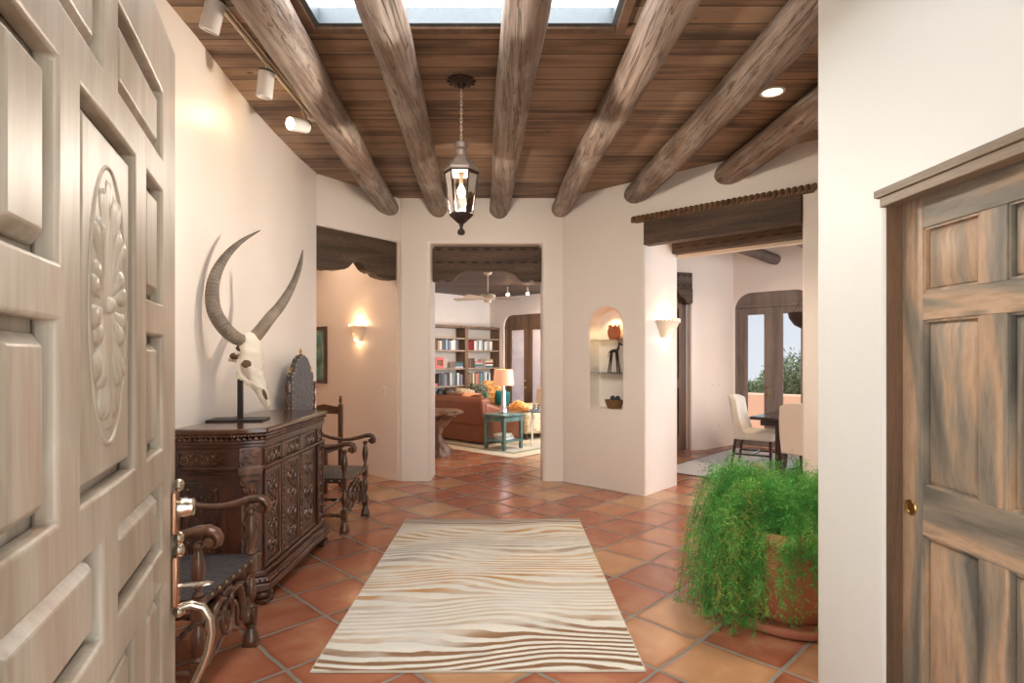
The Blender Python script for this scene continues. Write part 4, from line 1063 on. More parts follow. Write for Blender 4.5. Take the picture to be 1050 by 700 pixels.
hexr = lambda r_, z_, ph=0: [(r_*math.cos(PI/3*i+ph), r_*math.sin(PI/3*i+ph), z_) for i in range(6)]
def loft(mb, rings):
    vs = [p for r_ in rings for p in r_]; n = len(rings[0])
    mb.add(vs, [(j*n+i, j*n+(i+1)%n, (j+1)*n+(i+1)%n, (j+1)*n+i) for j in range(len(rings)-1) for i in range(n)]+[tuple(range(n-1,-1,-1)), tuple((len(rings)-1)*n+i for i in range(n))])
m = MB().lathe([(0,2.995),(.012,2.99),(.045,2.985),(.052,2.97),(.052,2.945),(.038,2.935),(.034,2.93),(.034,2.895),(.042,2.888)], 20)
loft(m, [hexr(.042,2.893),hexr(.070,2.865),hexr(.085,2.84),hexr(.125,2.80),hexr(.128,2.785),hexr(.123,2.775)])
m.build('cap','bronze_light',ln,ang=30)
m = MB(); top, bot = hexr(.120,2.775), hexr(.078,2.490)
for i in range(6): m.tube([top[i],bot[i]],.0055,6)
for rg_ in (top,bot):
    for i in range(6): m.tube([rg_[i],rg_[(i+1)%6]],.0075,6)
m.build('cage','bronze_dark',ln)
m = MB(); vs = [tuple(Vector(p)*1) for p in hexr(.117,2.77)]+hexr(.076,2.494); m.add(vs,[(i,(i+1)%6,(i+1)%6+6,i+6) for i in range(6)]); m.build('glass_pane','glass_warm',ln,smooth=False)
m = MB(); loft(m, [hexr(.083,2.492),hexr(.080,2.478),hexr(.062,2.462),hexr(.030,2.432),hexr(.02,2.425)]); m.lathe([(.018,2.427),(.014,2.412),(.010,2.400),(.012,2.39),(.024,2.378),(.028,2.365),(.022,2.350),(.0,2.343)], 14); m.build('finial','bronze_dark',ln)
MB().lathe([(.014,2.78),(.014,2.70),(.010,2.695)], 12).build('socket','cream',ln)
MB().lathe([(.008,2.697),(.016,2.68),(.026,2.655),(.027,2.635),(.018,2.612),(0,2.604)], 14).build('bulb','bulb',ln)

# --- track light
tl = empty('track_light', (-1.58,3.5,CH), 0, 'cream track with three white cylinder spotlights beside the left log', 'track light')
m = MB().tube([(-.00,-1.8,-.012),(-.02,1.16,-.012)], .012, 8); m.tube([(.028,-1.8,-.008),(.008,1.16,-.008)], .006, 8); m.box(-.045,.03,1.14,1.20,-.03,0); m.build('track','cream',tl)
def head(att, c, d, lit):
    """att: point on the track, c: body centre, d: direction the lens faces"""
    d = Vector(d).normalized(); c = Vector(c); q = d.to_track_quat('Z','Y').to_matrix().to_4x4()
    m = MB(); m.T(Tr(c) @ q); m.lathe([(0,-.085),(.034,-.085),(.047,-.078),(.050,-.068),(.050,.085),(.044,.088),(.044,.06),(.0,.055)], 24); m.T()
    h = m.build('spot_head','white',tl)
    m = MB().tube([att, Vector(att)+Vector((0,0,-.03)), c-d*.06+Vector((0,0,.045)), c-d*.06], [.012,.009,.008,.008], 8); m.build('arm','cream',h)
    m = MB(); m.T(Tr(c) @ q); m.lathe([(0,-.0865),(.036,-.0865),(.0505,-.079),(.0515,-.070)], 24); m.T(); m.build('back_cap','slate',h)
    m = MB(); m.T(Tr(c) @ q); m.lathe([(0,.066),(.040,.066)], 20); m.T(); m.build('lens','spotface' if lit else 'cream',h)
head((-.01,.30,-.02), (-.012,.28,-.155), (-.15,.10,-1), False)
head((-.00,-.38,-.02), (-.02,-.37,-.09), (-.35,.15,-1), False)
head((-.015,.96,-.02), (-.03,.93,-.165), (-.45,-.78,-.18), True)

# --- recessed ceiling light
rl = empty('recessed_light', (1.885,4.235,CH), 0, 'round recessed downlight in the plank ceiling between the two right logs', 'ceiling light')
MB().lathe([(.088,0),(.088,-.006),(.072,-.009),(.066,-.004),(.066,.0)], 28).build('trim','white',rl); MB().lathe([(0,-.002),(.067,-.002),(.067,-.0015)], 24).build('lens','canlens',rl)

# --- niche shelves and what stands on them (frame A at W0)
def on_niche(x, y, z): return (W0[0]+x*CA-y*SA, W0[1]+x*SA+y*CA, z)
for z, lab in ((1.694,'upper glass shelf in the arched wall niche'),(1.32,'lower glass shelf in the arched wall niche')):
    o = MB().box(n0+.001,n1-.001,.02,ND-.002,z-.005,z+.005).build('glass_shelf','glass_green'); o.location = W0; o.rotation_euler = (0,0,AA); tag(o, lab, 'shelf')
vz = empty('clay_vase', on_niche(.655,.12,1.6995), AA, 'small reddish clay vase on the upper niche shelf', 'vase')
MB().lathe([(0,0),(.05,0),(.062,.02),(.075,.06),(.076,.10),(.066,.135),(.058,.145),(.06,.15),(.05,.15),(.055,.13),(0,.12)], 20).build('vase_body','terra',vz)
m = MB()
for k in range(7): a = 2*PI*k/7; m.tube([(.056*math.cos(a),.056*math.sin(a),.145),(.064*math.cos(a),.064*math.sin(a),.158),(.056*math.cos(a),.056*math.sin(a),.166)],.009,6)
m.build('rim_knob','terra_old',vz)
an = empty('animal_figurine', on_niche(.655,.12,1.3255), AA+.2, 'tall spindly dark animal figurine on the lower niche shelf', 'figurine')
m = MB()
for x_, y_, d_ in ((-.06,-.02,-.02),(-.052,.02,-.006),(.045,-.02,.006),(.055,.02,.02)): m.tube([(x_*.6,y_*.6,.235),(x_*.8,y_*.8,.12),(x_+d_*.3,y_,.0)],[.012,.008,.007],8)
m.tube([(-.05,0,.235),(-.01,0,.245),(.035,0,.25),(.05,0,.275),(.058,0,.31),(.064,0,.325)],[.014,.02,.02,.014,.010,.010],10); m.tube([(.055,0,.328),(.085,0,.318),(.1,0,.308)],[.012,.010,.006],8)
m.tube([(-.05,0,.24),(-.07,0,.22),(-.072,0,.17)],[.006,.004,.003],6); m.ball((.055,.012,.342),(.004,.004,.012),6,4); m.ball((.055,-.012,.342),(.004,.004,.012),6,4)
m.build('figurine_body','iron',an,ang=70)
bk_ = empty('woven_basket', on_niche(.655,.12,nb+.001), AA, 'small brown woven basket at the bottom of the niche', 'basket')
m = MB().lathe([(0,0),(.075,0),(.10,.05),(.118,.10),(.112,.10),(.09,.03),(0,.02)], 22,sy=.75)
for k in range(6): z = .012+k*.016; rr_ = .078+.036*(z/.1); m.tube([(rr_*math.cos(q),rr_*.75*math.sin(q),z) for q in [2*PI*i/24 for i in range(24)]],.006,6,closed=True)
m.build('basket_body','basket',bk_)
for k,(dx,dz,lab) in enumerate(((-.02,.0,'left of the two dark balls resting in the niche basket'),(.045,.0,'right of the two dark balls resting in the niche basket'))):
    x_, y_, z_ = on_niche(.655+dx,.12,nb+.105); o = MB().ball((0,0,0),(.033,.033,.045),12,8).build('dark_ball','ball_dark'); o.location=(x_,y_,z_); tag(o,lab,'ball')

# --- potted asparagus fern
PX, PY = 1.60, 3.40
fe = empty('potted_fern', (PX,PY,0), 0, 'large bushy asparagus fern spilling over a round terracotta pot', 'plant')
MB().lathe([(0,.0),(.30,.0),(.335,.012),(.345,.035),(.34,.055),(.325,.058),(.315,.035),(.29,.03),(0,.03)], 48).build('saucer','terra_old',fe)
MB().lathe([(0,.032),(.20,.032),(.235,.08),(.265,.18),(.285,.30),(.29,.40),(.285,.46),(.30,.465),(.312,.475),(.315,.52),(.305,.54),(.285,.54),(.275,.50),(0,.49)], 48).build('pot','terra',fe)
MB().lathe([(0,.497),(.15,.515),(.272,.50)], 24).build('soil','soil',fe)
def fern(seed, nst, tip=False, name='foliage', mt='fern', dens=1.0):
    rd = random.Random(seed); fol = MB(); stm = MB(); vs = []; fs = []
    for k in range(nst):
        a = rd.uniform(0, 2*PI)
        if rd.random() < .42: a = rd.uniform(math.radians(125), math.radians(218))
        rb = rd.uniform(.02,.2); up = rd.uniform(.12,.36)*(1.2 if rd.random() < .2 else 1); out = rd.uniform(.12,.44); drop = rd.random()
        ff = math.cos(a-math.radians(-72))        # 1 toward the pot's bare front
        if math.cos(a) > .55: out *= .7
        if ff > .3: out *= .62; drop = drop*drop*.28 if rd.random() < .90 else drop*.9; up *= .9
        if math.cos(a-PI*1.1) > .5: drop = max(drop, rd.random())
        c, s_ = math.cos(a), math.sin(a); dirv = Vector((c,s_,0)); side = Vector((-s_,c,0)); bend = rd.uniform(-.10,.10)
        start = dirv*rb+Vector((0,0,.49)); n = 22; P = []
        L_ = out; zf = .49+up
        for i in range(n+1):
            t = i/n
            r_ = rb+L_*(1-(1-t)**1.7)
            z = .49+up*math.sin(min(1,t*2.1)*PI/2) - max(0,(t-.38)/.62)**1.45*(up+drop*.62)
            p = dirv*r_+side*bend*t*t+Vector((0,0,z))
            # stay outside the pot wall
            rr_ = math.hypot(p.x,p.y)
            if p.z < .56 and rr_ < .335: p.x *= .335/max(rr_,.01); p.y *= .335/max(rr_,.01)
            p.z = max(p.z, .03); P.append(p)
        stm.tube(P[::3]+[P[-1]], [.0018]+[.0013]*(len(P[::3])), 4)
        for i in range(3, n+1):
            t = i/n; base = P[i]; tg = (P[i]-P[i-1]).normalized()
            reach = .090*(1-.40*t)*(.6+.4*math.sin(t*PI))+.016
            for b in range(int(3*dens)+ (1 if rd.random()<.6 else 0)):
                ph = rd.uniform(0,2*PI); v = Vector((rd.gauss(0,1),rd.gauss(0,1),rd.gauss(0,.8))); v = (v-tg*v.dot(tg)); 
                if v.length < 1e-3: continue
                v = (v.normalized()+tg*rd.uniform(.1,.9)).normalized(); Lb = reach*rd.uniform(.5,1.1); o0 = P[i-1].lerp(P[i], rd.random())
                m_ = 6
                for j in range(m_):
                    q = o0+v*Lb*(j+.6)/m_; q.z -= .012*((j+1)/m_)**2
                    for w in range(2):
                        d = Vector((rd.gauss(0,1),rd.gauss(0,1),rd.gauss(0,1)))+v*.6; d.normalize(); l = rd.uniform(.010,.019)
                        sd = d.cross(Vector((rd.gauss(0,1),rd.gauss(0,1),rd.gauss(0,1)))).normalized()*.0016
                        if q.z+d.z*l < .008: continue
                        bb = len(vs); vs += [q-sd, q+sd, q+d*l]; fs.append((bb,bb+1,bb+2))
    fol.add(vs, fs)
    me = bpy.data.meshes.new(name); me.from_pydata([tuple(v) for v in fol.v], [], fol.f); me.materials.append(M[mt])
    o = bpy.data.objects.new(name, me); COL.objects.link(o); o.parent = fe; o['kind'] = 'stuff'
    stm.build('stems','stem',fe,kind='stuff')
fern(11, 340)
fern(12, 22, name='yellowing_foliage', mt='fern_tip')
# ================================================================ LIBRARY
def locB(x, y, z=0): return (BP.x+x*CB-y*SB, BP.y+x*SB+y*CB, z)
bc = empty('bookcase', (BP.x,BP.y,0), BA, 'tall built-in wooden bookcase with two open bays seen through the middle doorway', 'bookcase')
SH = [.75,.945,1.285,1.64,1.882]; bay = [(-.66,-.62+.0),( -.16,.844),(.93,1.82)]
for a, b in ((-.22,-.16),(.844,.93),(1.82,1.88)): MB().box(a,b,-.0,dep-.01,0,2.115).build('side_panel','shelfwood',bc,bevel=.004)
MB().box(-.22,1.88,-.01,dep-.01,2.075,2.12).build('top','shelfwood',bc,bevel=.004)
for a, b in ((-.16,.844),(.93,1.82)):
    MB().box(a,b,dep-.03,dep-.015,.75,2.075).build('back_panel','shelf_back',bc)
    for z in SH[1:]: MB().box(a,b,.01,dep-.03,z-.03,z).build('shelf','shelf_edge',bc,bevel=.003)
    MB().box(a,b,-.02,dep-.03,.71,.75).build('counter','shelfwood',bc,bevel=.004)
    m = MB().plate(a,b,.0,.71,.0,.03,[]); m.build('cupboard_body','shelfwood',bc)
    for q in (0,1):
        c0 = a+(b-a)*q/2+.01; c1 = a+(b-a)*(q+1)/2-.01
        m = MB().box(c0,c1,-.018,.0,.08,.69); d_ = m.build('door','shelfwood',bc,bevel=.004); MB().ball(((c1-.05) if q==0 else (c0+.05),-.03,.55),.012,8,6).build('knob','brass',d_)
BC = {'dark brown':(84,60,46),'tan':(176,150,118),'slate blue':(84,100,122),'charcoal':(70,70,72),'pale blue':(160,178,192),'grey':(140,138,136),'white':(226,222,214),'cream':(214,202,180),'dark red':(128,34,36),'brown':(124,92,62),'pink':(206,110,112),'teal':(78,116,118),'olive':(126,120,84),'pale grey':(188,188,186)}
for k_, v_ in BC.items(): M['book '+k_] = plain('book_cover_'+k_.replace(' ','_'), v_, .6)
BAYN = {'left':'with the picture box','right':'beside the arched doors'}
ordn = ['first','second','third','fourth','fifth','sixth','seventh','eighth','ninth','tenth','eleventh','twelfth','thirteenth','fourteenth']
rb_ = random.Random(21)
def book(x, z, w, h, d, colr, label, group, flat=False, y=.05):
    r = empty('book', locB(x, y, z), BA, label, 'book', group)
    m = MB()
    if not flat:
        m.box(0,w,0,.004,0,h); m.box(0,.003,0,d,0,h); m.box(w-.003,w,0,d,0,h); m.build('cover','book '+colr,r,bevel=.001)
        MB().box(.003,w-.003,.004,d-.006,.004,h-.004).build('pages','white',r)
    else:
        m.box(0,h,0,.004,0,w); m.box(0,h,0,d,0,.003); m.box(0,h,0,d,w-.003,w); m.build('cover','book '+colr,r,bevel=.001)
        MB().box(.004,h-.004,.004,d-.006,.003,w-.003).build('pages','white',r)
rows = [('left',3,.04,['dark brown','brown','dark brown','tan','cream','slate blue','charcoal','pale blue','slate blue','grey','white','white','grey','charcoal'],'second'),
        ('right',3,.955,['dark red','dark red','dark red','dark red','white','pale grey','grey','white','pale grey','teal','white','pale grey','cream','white'],'second'),
        ('left',1,.20,['charcoal','dark brown','slate blue','grey','charcoal','pale grey','grey','teal','charcoal','white','slate blue','grey'],'fourth'),
        ('right',1,.955,['brown','olive','brown','cream','tan','pink','teal','grey','teal','pale blue','white','charcoal','white'],'fourth')]
for side, sh, x, cols, on in rows:
    z = SH[sh]+.001
    for i, c in enumerate(cols):
        w = rb_.uniform(.040,.054); h = rb_.uniform(.175,.215) if sh == 3 else rb_.uniform(.20,.25)
        book(x, z, w, h, rb_.uniform(.15,.19), c, f'{c} book, {ordn[len(cols)-1-i] if side=="left" else ordn[i]} from the central upright, {on} shelf down, bay {BAYN[side]}', f'books on the {on} shelf, bay {BAYN[side]}'); x += w+.0025+(.03 if rb_.random()<.06 else 0)
for side, x, z0, cols in (('left',.62,SH[2],['pale grey','slate blue','teal','charcoal']),('right',1.16,SH[2],['grey','teal','pale grey','pink']),('right',1.46,SH[2],['teal','white','dark red','cream','tan'])):
    z = z0+.001
    st = 'stack' if x == .62 else ('outer stack' if x > 1.3 else 'inner stack')
    for i, c in enumerate(cols):
        t_ = rb_.uniform(.028,.036); book(x+rb_.uniform(0,.012), z, t_, .21, .17, c, f'{c} book, {ordn[i]} up in {st}, third shelf, bay {BAYN[side]}', 'flat stacked books on the third shelf', True); z += t_+.001
for j_,(x, cols) in enumerate(((.96,['dark brown','brown','charcoal','dark brown']),)):
    for i, c in enumerate(cols): book(x, SH[2]+.001, .045, .19, .16, c, f'{c} book, {ordn[i]} from the central upright, third shelf down, bay {BAYN["right"]}', 'books on the third shelf of the right bay'); x += .048
o = empty('picture_box', locB(.13,.06,SH[2]+.001), BA, 'small red and pink framed box on the third shelf of the left bay', 'box')
MB().plate(0,.22,0,.21,0,.09,[(.04,.18,.05,.16)]).build('frame','book pink',o,bevel=.003); MB().box(.035,.185,.03,.06,.045,.165).build('picture','book brown',o)
o = MB().box(0,.17,0,.12,0,.05).build('flat_box','book pink',bevel=.006); o.location = locB(.02,.06,SH[1]+.001); o.rotation_euler=(0,0,BA); tag(o,'low pink box at the left end of the fourth shelf down','box')
for k,(x, s_) in enumerate(((.02,.09),(.22,.07),(.42,.08))):
    o = MB().lathe([(0,0),(s_*.6,0),(s_,.05),(s_*.9,.09),(s_*.5,.12),(s_*.55,.13),(0,.12)],14).build('bowl',['book teal','book charcoal','book dark brown'][k]); o.location = locB(x+.06,.12,.751); tag(o, ['teal','charcoal','dark brown'][k]+' pottery bowl on the bookcase counter behind the sofa','bowl','pottery on the bookcase counter')

# sofa: back toward the camera, seat toward the bookcase side (frame B)
sf = empty('leather_sofa', (-.49,9.80,.013), BA, 'large rust-brown leather sofa with its back to the doorway', 'sofa')
MB().box(.02,.98,.0,1.40,.03,.36).build('base','sofa',sf,bevel=.04,seg=3)
m = MB().prism([(0,0.0,.30),(.26,0.0,.30),(.20,0.0,.78),(.10,0.0,.80),(-.03,0.0,.76)],(0,1.40,0)); m.build('backrest','sofa',sf,bevel=.05,seg=4)
for y0_,y1_ in ((-.02,.22),(1.18,1.42)): MB().prism([(.0,y0_,.05),(1.0,y0_,.05),(1.0,y0_,.56),(.5,y0_,.60),(.05,y0_,.74)],(0,y1_-y0_,0)).build('armrest','sofa',sf,bevel=.06,seg=4)
for a,b in ((.23,.695),(.705,1.17)):
    MB().box(.24,1.0,a,b,.36,.50).build('seat_cushion','sofa',sf,bevel=.05,seg=3); MB().prism([(.20,a,.48),(.42,a,.50),(.36,a,.84),(.18,a,.82)],(0,b-a,0)).build('back_cushion','sofa',sf,bevel=.05,seg=3)
def pillow(name, px, py, Y, s_, mt, lab, rz=0., tilt=.25, cat='cushion'):
    p = P3(px,py,Y); o = MB(); n = 12; vs = []
    for sgn in (-1,1):
        for j in range(n+1):
            for i in range(n+1):
                u, v = 2*i/n-1, 2*j/n-1; th = .07*(1-u**2)**.45*(1-v**2)**.45; k = 1-.06*(abs(u)*abs(v))
                vs.append((u*s_*k, sgn*th, v*s_*k))
    N = (n+1)**2; fs = []
    for j in range(n):
        for i in range(n):
            a = j*(n+1)+i; fs.append((a,a+1,a+n+2,a+n+1)); fs.append((N+a,N+a+n+1,N+a+n+2,N+a+1))
    o.add(vs, fs); ob = o.build(name, mt, ang=70); ob.location = p; ob.rotation_euler = (tilt,.1,rz); tag(ob,lab,cat); return ob
def patt(name, cs, sc=14):
    t = NT(name); n_ = t.noise(t.coord(), sc, 3, .6, 1.5); t.set(Base_Color=t.ramp(n_, [(.35+.1*i, lin(c)) for i, c in enumerate(cs)], 'CONSTANT'), Roughness=.9); return t.m
M['p_gold'] = patt('gold_floral_fabric', [(176,120,60),(226,150,70),(240,200,140),(200,90,60)], 16); M['p_peach'] = plain('peach_fabric', (226,160,120), .9)
M['p_cream'] = patt('cream_floral_fabric', [(206,186,156),(224,206,178),(180,160,110)], 18); M['p_teal'] = plain('teal_fabric', (24,96,92), .8); M['p_dark'] = patt('dark_leaf_fabric', [(60,64,56),(96,100,88),(140,140,120)], 18)
M['p_green'] = patt('green_fabric', [(50,110,90),(70,140,110),(30,80,70)], 20)
pillow('throw_pillow', 486,416,10.35,.24,'p_peach','large peach cushion on the near end of the leather sofa', BA-.9, .2)
pillow('throw_pillow', 477,409,11.0,.21,'p_cream','cream flowered cushion standing on the left part of the sofa', BA-1.2, .2)
pillow('throw_pillow', 491,403,11.2,.19,'p_dark','dark leafy cushion behind the peach one', BA-1.2, .3)
pillow('throw_pillow', 496,414,10.3,.20,'p_green','green patterned cushion seen edge-on beside the lamp', BA+1.1, .0)
pillow('throw_pillow', 505,402,11.3,.22,'p_gold','orange and gold floral cushion just left of the lamp', -.2, .1)
# second seat across, with teal cushion and throw
ac = empty('upholstered_chair', (.42,11.0,.013), AA-.4, 'beige upholstered armchair behind the lamp, in front of the library doors', 'armchair')
MB().box(-.4,.4,-.4,.4,.10,.40).build('base','p_cream',ac,bevel=.05,seg=3); MB().box(-.4,.4,.22,.42,.3,.92).build('backrest','p_cream',ac,bevel=.08,seg=4)
for s_ in (-1,1): MB().box(s_*.32-.1,s_*.32+.1,-.4,.36,.1,.60).build('armrest','p_cream',ac,bevel=.07,seg=4)
for sx in (-1,1):
    for sy in (-1,1): MB().box(sx*.33-.02,sx*.33+.02,sy*.33-.02,sy*.33+.02,0,.11).build('leg','espresso',ac)
pillow('throw_pillow', 515,408,10.6,.14,'p_teal','deep teal cushion right behind the lamp stem', -.1,.15)
o = MB().tube([P3(524,418,10.2),P3(531,415,10.1),P3(538,418,10.0),P3(543,421,10.0)],[.06,.09,.08,.05],12).build('folded_throw','p_gold',ang=70); tag(o,'tan and gold throw bunched over the armchair beside the lamp','blanket')

tb = empty('side_table', (-.125,9.27,.013), BA, 'teal painted square side table in front of the sofa', 'table')
S_ = .44
for x in (.02,S_-.02):
    for y in (.02,S_-.02): MB().box(x-.024,x+.024,y-.024,y+.024,0,.52).build('leg','teal',tb,bevel=.004)
MB().box(-.03,S_+.03,-.03,S_+.03,.535,.565).build('tabletop','teal',tb,bevel=.006)
m = MB(); 
for q in ((.02,S_-.02,.0,.03),(.02,S_-.02,S_-.03,S_)): m.box(q[0],q[1],q[2],q[3],.45,.54); m.box(q[2],q[3],q[0],q[1],.45,.54)
m.build('apron','teal',tb,bevel=.003); MB().box(.0,S_,.0,S_,.12,.145).build('lower_shelf','teal',tb,bevel=.004)
for k,(c_,z_) in enumerate((('white',.159),('pale grey',.192),('cream',.223))):
    o = MB().box(0,.26,0,.2,0,.03).build('book','book '+c_,bevel=.002); o.location = (-.125+.1*CB-.1*SB, 9.27+.1*SB+.1*CB, z_); o.rotation_euler=(0,0,BA+.1*k); tag(o, f'{c_} flat book, {ordn[k]} from the bottom on the lower shelf of the teal table','book','books under the lamp table')
lp = empty('table_lamp', (-.138,9.58,.579), 0, 'table lamp with tapering silver base and glowing pale shade on the teal table', 'lamp')
MB().lathe([(0,0),(.075,0),(.078,.012),(.06,.02),(.052,.06),(.040,.18),(.028,.34),(.018,.43),(.012,.47),(.008,.5)],4).build('base','chrome',lp,smooth=False)
m = MB().lathe([(.150,.46),(.172,.46),(.172,.462),(.150,.72),(.148,.72),(.168,.464)],28); m.f = [q for q in m.f if len(q)==4]; m.build('lamp_shade','shade',lp)
MB().tube([(0,0,.5),(0,0,.72)],.004,6).ball((0,0,.735),.012,8,6).build('finial','brass',lp)
# glass and metal table at the right edge
gt = empty('metal_table', (.50,9.95,.013), .3, 'slim metal table with pale legs at the right edge of the library view', 'table')
MB().lathe([(.0,.565),(.27,.565),(.27,.585),(0,.585)],28).build('tabletop','slate',gt)
for k in range(4): a=PI/2*k+.4; MB().tube([(.22*math.cos(a),.22*math.sin(a),.57),(.22*math.cos(a),.22*math.sin(a),0)],.010,8).build('leg','white',gt)
for k,(px_,lab) in enumerate(((548,'left of two small glass jars on the metal table'),(552.5,'right of two small glass jars on the metal table'))):
    p = P3(px_,420.5,9.9); o = MB().lathe([(0,0),(.03,0),(.034,.05),(.028,.09),(.03,.10),(.026,.10),(.024,.01),(0,.01)],14).build('glass_jar','chrome'); o.location=(p.x,p.y,.599); tag(o,lab,'jar')
# burl-root table at the left of the library opening
bt = empty('root_table', (-1.21,8.95,0), 0, 'rough brown burl-root table at the left edge of the library doorway', 'table')
rd = random.Random(8)
def blobby(mb, c, r, h, n=28, rows=10, amp=.14, prof=None):
    vs = []
    for j in range(rows+1):
        t = j/rows
        for i in range(n):
            a = 2*PI*i/n; rr_ = (prof(t) if prof else 1)*r*(1+amp*mnoise.noise(Vector((math.cos(a)*1.7,math.sin(a)*1.7,t*2.2+c[2]))*1.3)+amp*.35*mnoise.noise(Vector((math.cos(a)*5,math.sin(a)*5,t*5))))
            vs.append((c[0]+rr_*math.cos(a), c[1]+rr_*math.sin(a), c[2]+h*t))
    mb.add(vs, [(j*n+i,j*n+(i+1)%n,(j+1)*n+(i+1)%n,(j+1)*n+i) for j in range(rows) for i in range(n)]+[tuple(range(n-1,-1,-1)),tuple(rows*n+i for i in range(n))])
m = MB(); blobby(m,(0,0,0),.26,.60,amp=.5,prof=lambda t: 1.0-.55*math.sin(t*PI*.8)+.2*t); m.build('root_base','burl',bt,ang=80)
m = MB(); blobby(m,(0,0,.59),.40,.10,rows=4,amp=.22,prof=lambda t: .86+.2*math.sin(t*PI*.75)); m.build('tabletop','burl',bt,ang=50,bevel=.01)
lr = empty('library_rug', (.036,8.64,0), BA, 'cream rug with olive border on the library floor under the sofa and teal table', 'rug')
MB().box(0,2.45,0,2.6,.001,.011).build('pile','rug_cream',lr,bevel=.003)
m = MB()
for q in ((.25,2.2,.25,.36),(.25,2.2,2.24,2.35),(.25,.36,.36,2.24),(2.09,2.2,.36,2.24)): m.box(*q,.008,.0125)
m.build('border','rug_olive',lr)
# ceiling fan
fn = empty('ceiling_fan', (-.358,8.6,2.76), 0, 'white ceiling fan on a downrod in the library', 'ceiling fan')
MB().lathe([(0,0),(.07,0),(.06,-.04),(.02,-.06),(.0,-.06)],20).build('canopy','cream',fn); MB().tube([(0,0,-.05),(0,0,-.33)],.012,10).build('downrod','cream',fn)
MB().lathe([(.02,-.32),(.075,-.33),(.115,-.345),(.12,-.40),(.09,-.415),(.05,-.42),(.05,-.455),(.03,-.465),(0,-.465)],28).build('motor','cream',fn)
for k in range(5):
    a = 2*PI*k/5+.35; m = MB(); m.T(Rz(a) @ Tr((0,0,-.405)) @ Rx(.2)); m.box(.09,.18,-.012,.012,-.004,.004); m.prism([(.16,-.045,0),(.50,-.06,0),(.53,-.04,0),(.53,.04,0),(.50,.06,0),(.16,.045,0)],(0,0,.008)); m.T(); m.build('blade','cream',fn,bevel=.002)
for k,(px_,py_,Y_,lab) in enumerate(((445,288,8.9,'at the left edge of the library doorway'),(520.5,301.5,10.5,'brighter one just right of the ceiling fan'),(541,300.5,10.5,'rightmost, near the lintel end'))):
    p = P3(px_,py_,Y_); r = empty('ceiling_spotlight', p, 0, 'small lit spotlight under the dark library ceiling, '+lab, 'spotlight')
    d = (Vector((0,0,1.5))-p).normalized()+Vector((.1,.0,-.5)); q = d.to_track_quat('Z','Y').to_matrix().to_4x4()
    m = MB(); m.T(q); m.lathe([(0,-.06),(.03,-.06),(.034,.0),(.034,.02),(.028,.02),(.028,.0),(0,-.005)],16); m.T(); m.tube([(0,0,0),(0,0,2.76-p.z)],.006,6); m.build('housing','cream',r)
    m = MB(); m.T(q); m.lathe([(0,.002),(.027,.002)],14); m.T(); m.build('lens','spotface',r)

# ================================================================ DINING
dr = empty('dining_rug', (1.93,7.72,0), AA, 'pale grey-blue rug with a dark edge under the dining table', 'rug')
MB().box(0,3.2,0,2.6,.001,.010).build('pile','rug_pale',dr); m = MB()
for q in ((-.012,3.2,-.02,.0),(-.02,.0,0,2.6)): m.box(*q,.001,.012)
m.build('binding','black',dr)
dt = empty('dining_table', (2.94,7.26,.011), AA, 'dark polished dining table beyond the opening on the right', 'table')
MB().box(0,1.1,0,1.9,.715,.755).build('tabletop','espresso',dt,bevel=.012,seg=3); MB().box(.10,1.0,.10,1.8,.64,.715).build('apron','espresso',dt,bevel=.005)
for x in (.27,.83):
    for y in (.28,1.62): MB().prism([(x-.04,y-.04,0),(x+.04,y-.04,0),(x+.04,y+.04,0),(x-.04,y+.04,0)],(0,0,.65)).build('leg','espresso',dt,bevel=.008)
for y in (.28,1.62): MB().box(.16,.94,y-.05,y+.05,0,.07).build('trestle_foot','espresso',dt,bevel=.01)
def dchair(lab):
    r = empty('dining_chair',(0,0,0)); tag(r,lab,'chair','cream upholstered dining chairs')
    MB().box(-.25,.27,-.26,.26,.37,.49).build('seat','linen',r,bevel=.03,seg=3)
    n = 14; rows = 12; vs = []
    for side in (0,1):
        for j in range(rows+1):
            v = j/rows
            for i in range(n+1):
                u = 2*i/n-1; w = .265*(1-.0*v)+.02*math.sin(v*PI)
                z = .38+.59*v*(1-.09*abs(u)**3); x = -.25-.10*v**1.4+.09*u*u*(.4+.6*v)+(.055 if side else -.02)+(.10*(1-v)**3 if side else 0)
                vs.append((x,u*w,z))
    N = (rows+1)*(n+1); fs = []
    for j in range(rows):
        for i in range(n): a=j*(n+1)+i; fs += [(a,a+1,a+n+2,a+n+1),(N+a,N+a+n+1,N+a+n+2,N+a+1)]
    for j in range(rows):
        a=j*(n+1); b=a+n; fs += [(a,a+n+1,N+a+n+1,N+a),(b,N+b,N+b+n+1,b+n+1)]
    t_ = rows*(n+1)
    for i in range(n): fs += [(t_+i,t_+i+1,N+t_+i+1,N+t_+i),(i,N+i,N+i+1,i+1)]
    MB().add(vs,fs); m = MB(); m.add(vs,fs); m.build('backrest','linen',r,ang=60,bevel=.008)
    for sx in (-1,1):
        for sy in (-1,1):
            x=sx*.22; y=sy*.22; m = MB(); d_ = -.06 if sx<0 else .0
            m.add([(x-.02,y-.02,.38),(x+.02,y-.02,.38),(x+.02,y+.02,.38),(x-.02,y+.02,.38),(x+d_-.014,y-.014,0),(x+d_+.014,y-.014,0),(x+d_+.014,y+.014,0),(x+d_-.014,y+.014,0)],[(0,1,2,3),(7,6,5,4),(0,4,5,1),(1,5,6,2),(2,6,7,3),(3,7,4,0)]); m.build('leg','espresso',r)
    m = MB(); 
    for sy in (-1,1): m.box(-.24,.22,sy*.22-.008,sy*.22+.008,.16,.185)
    m.box(-.01,.01,-.22,.22,.16,.185); m.build('stretcher','espresso',r); return r
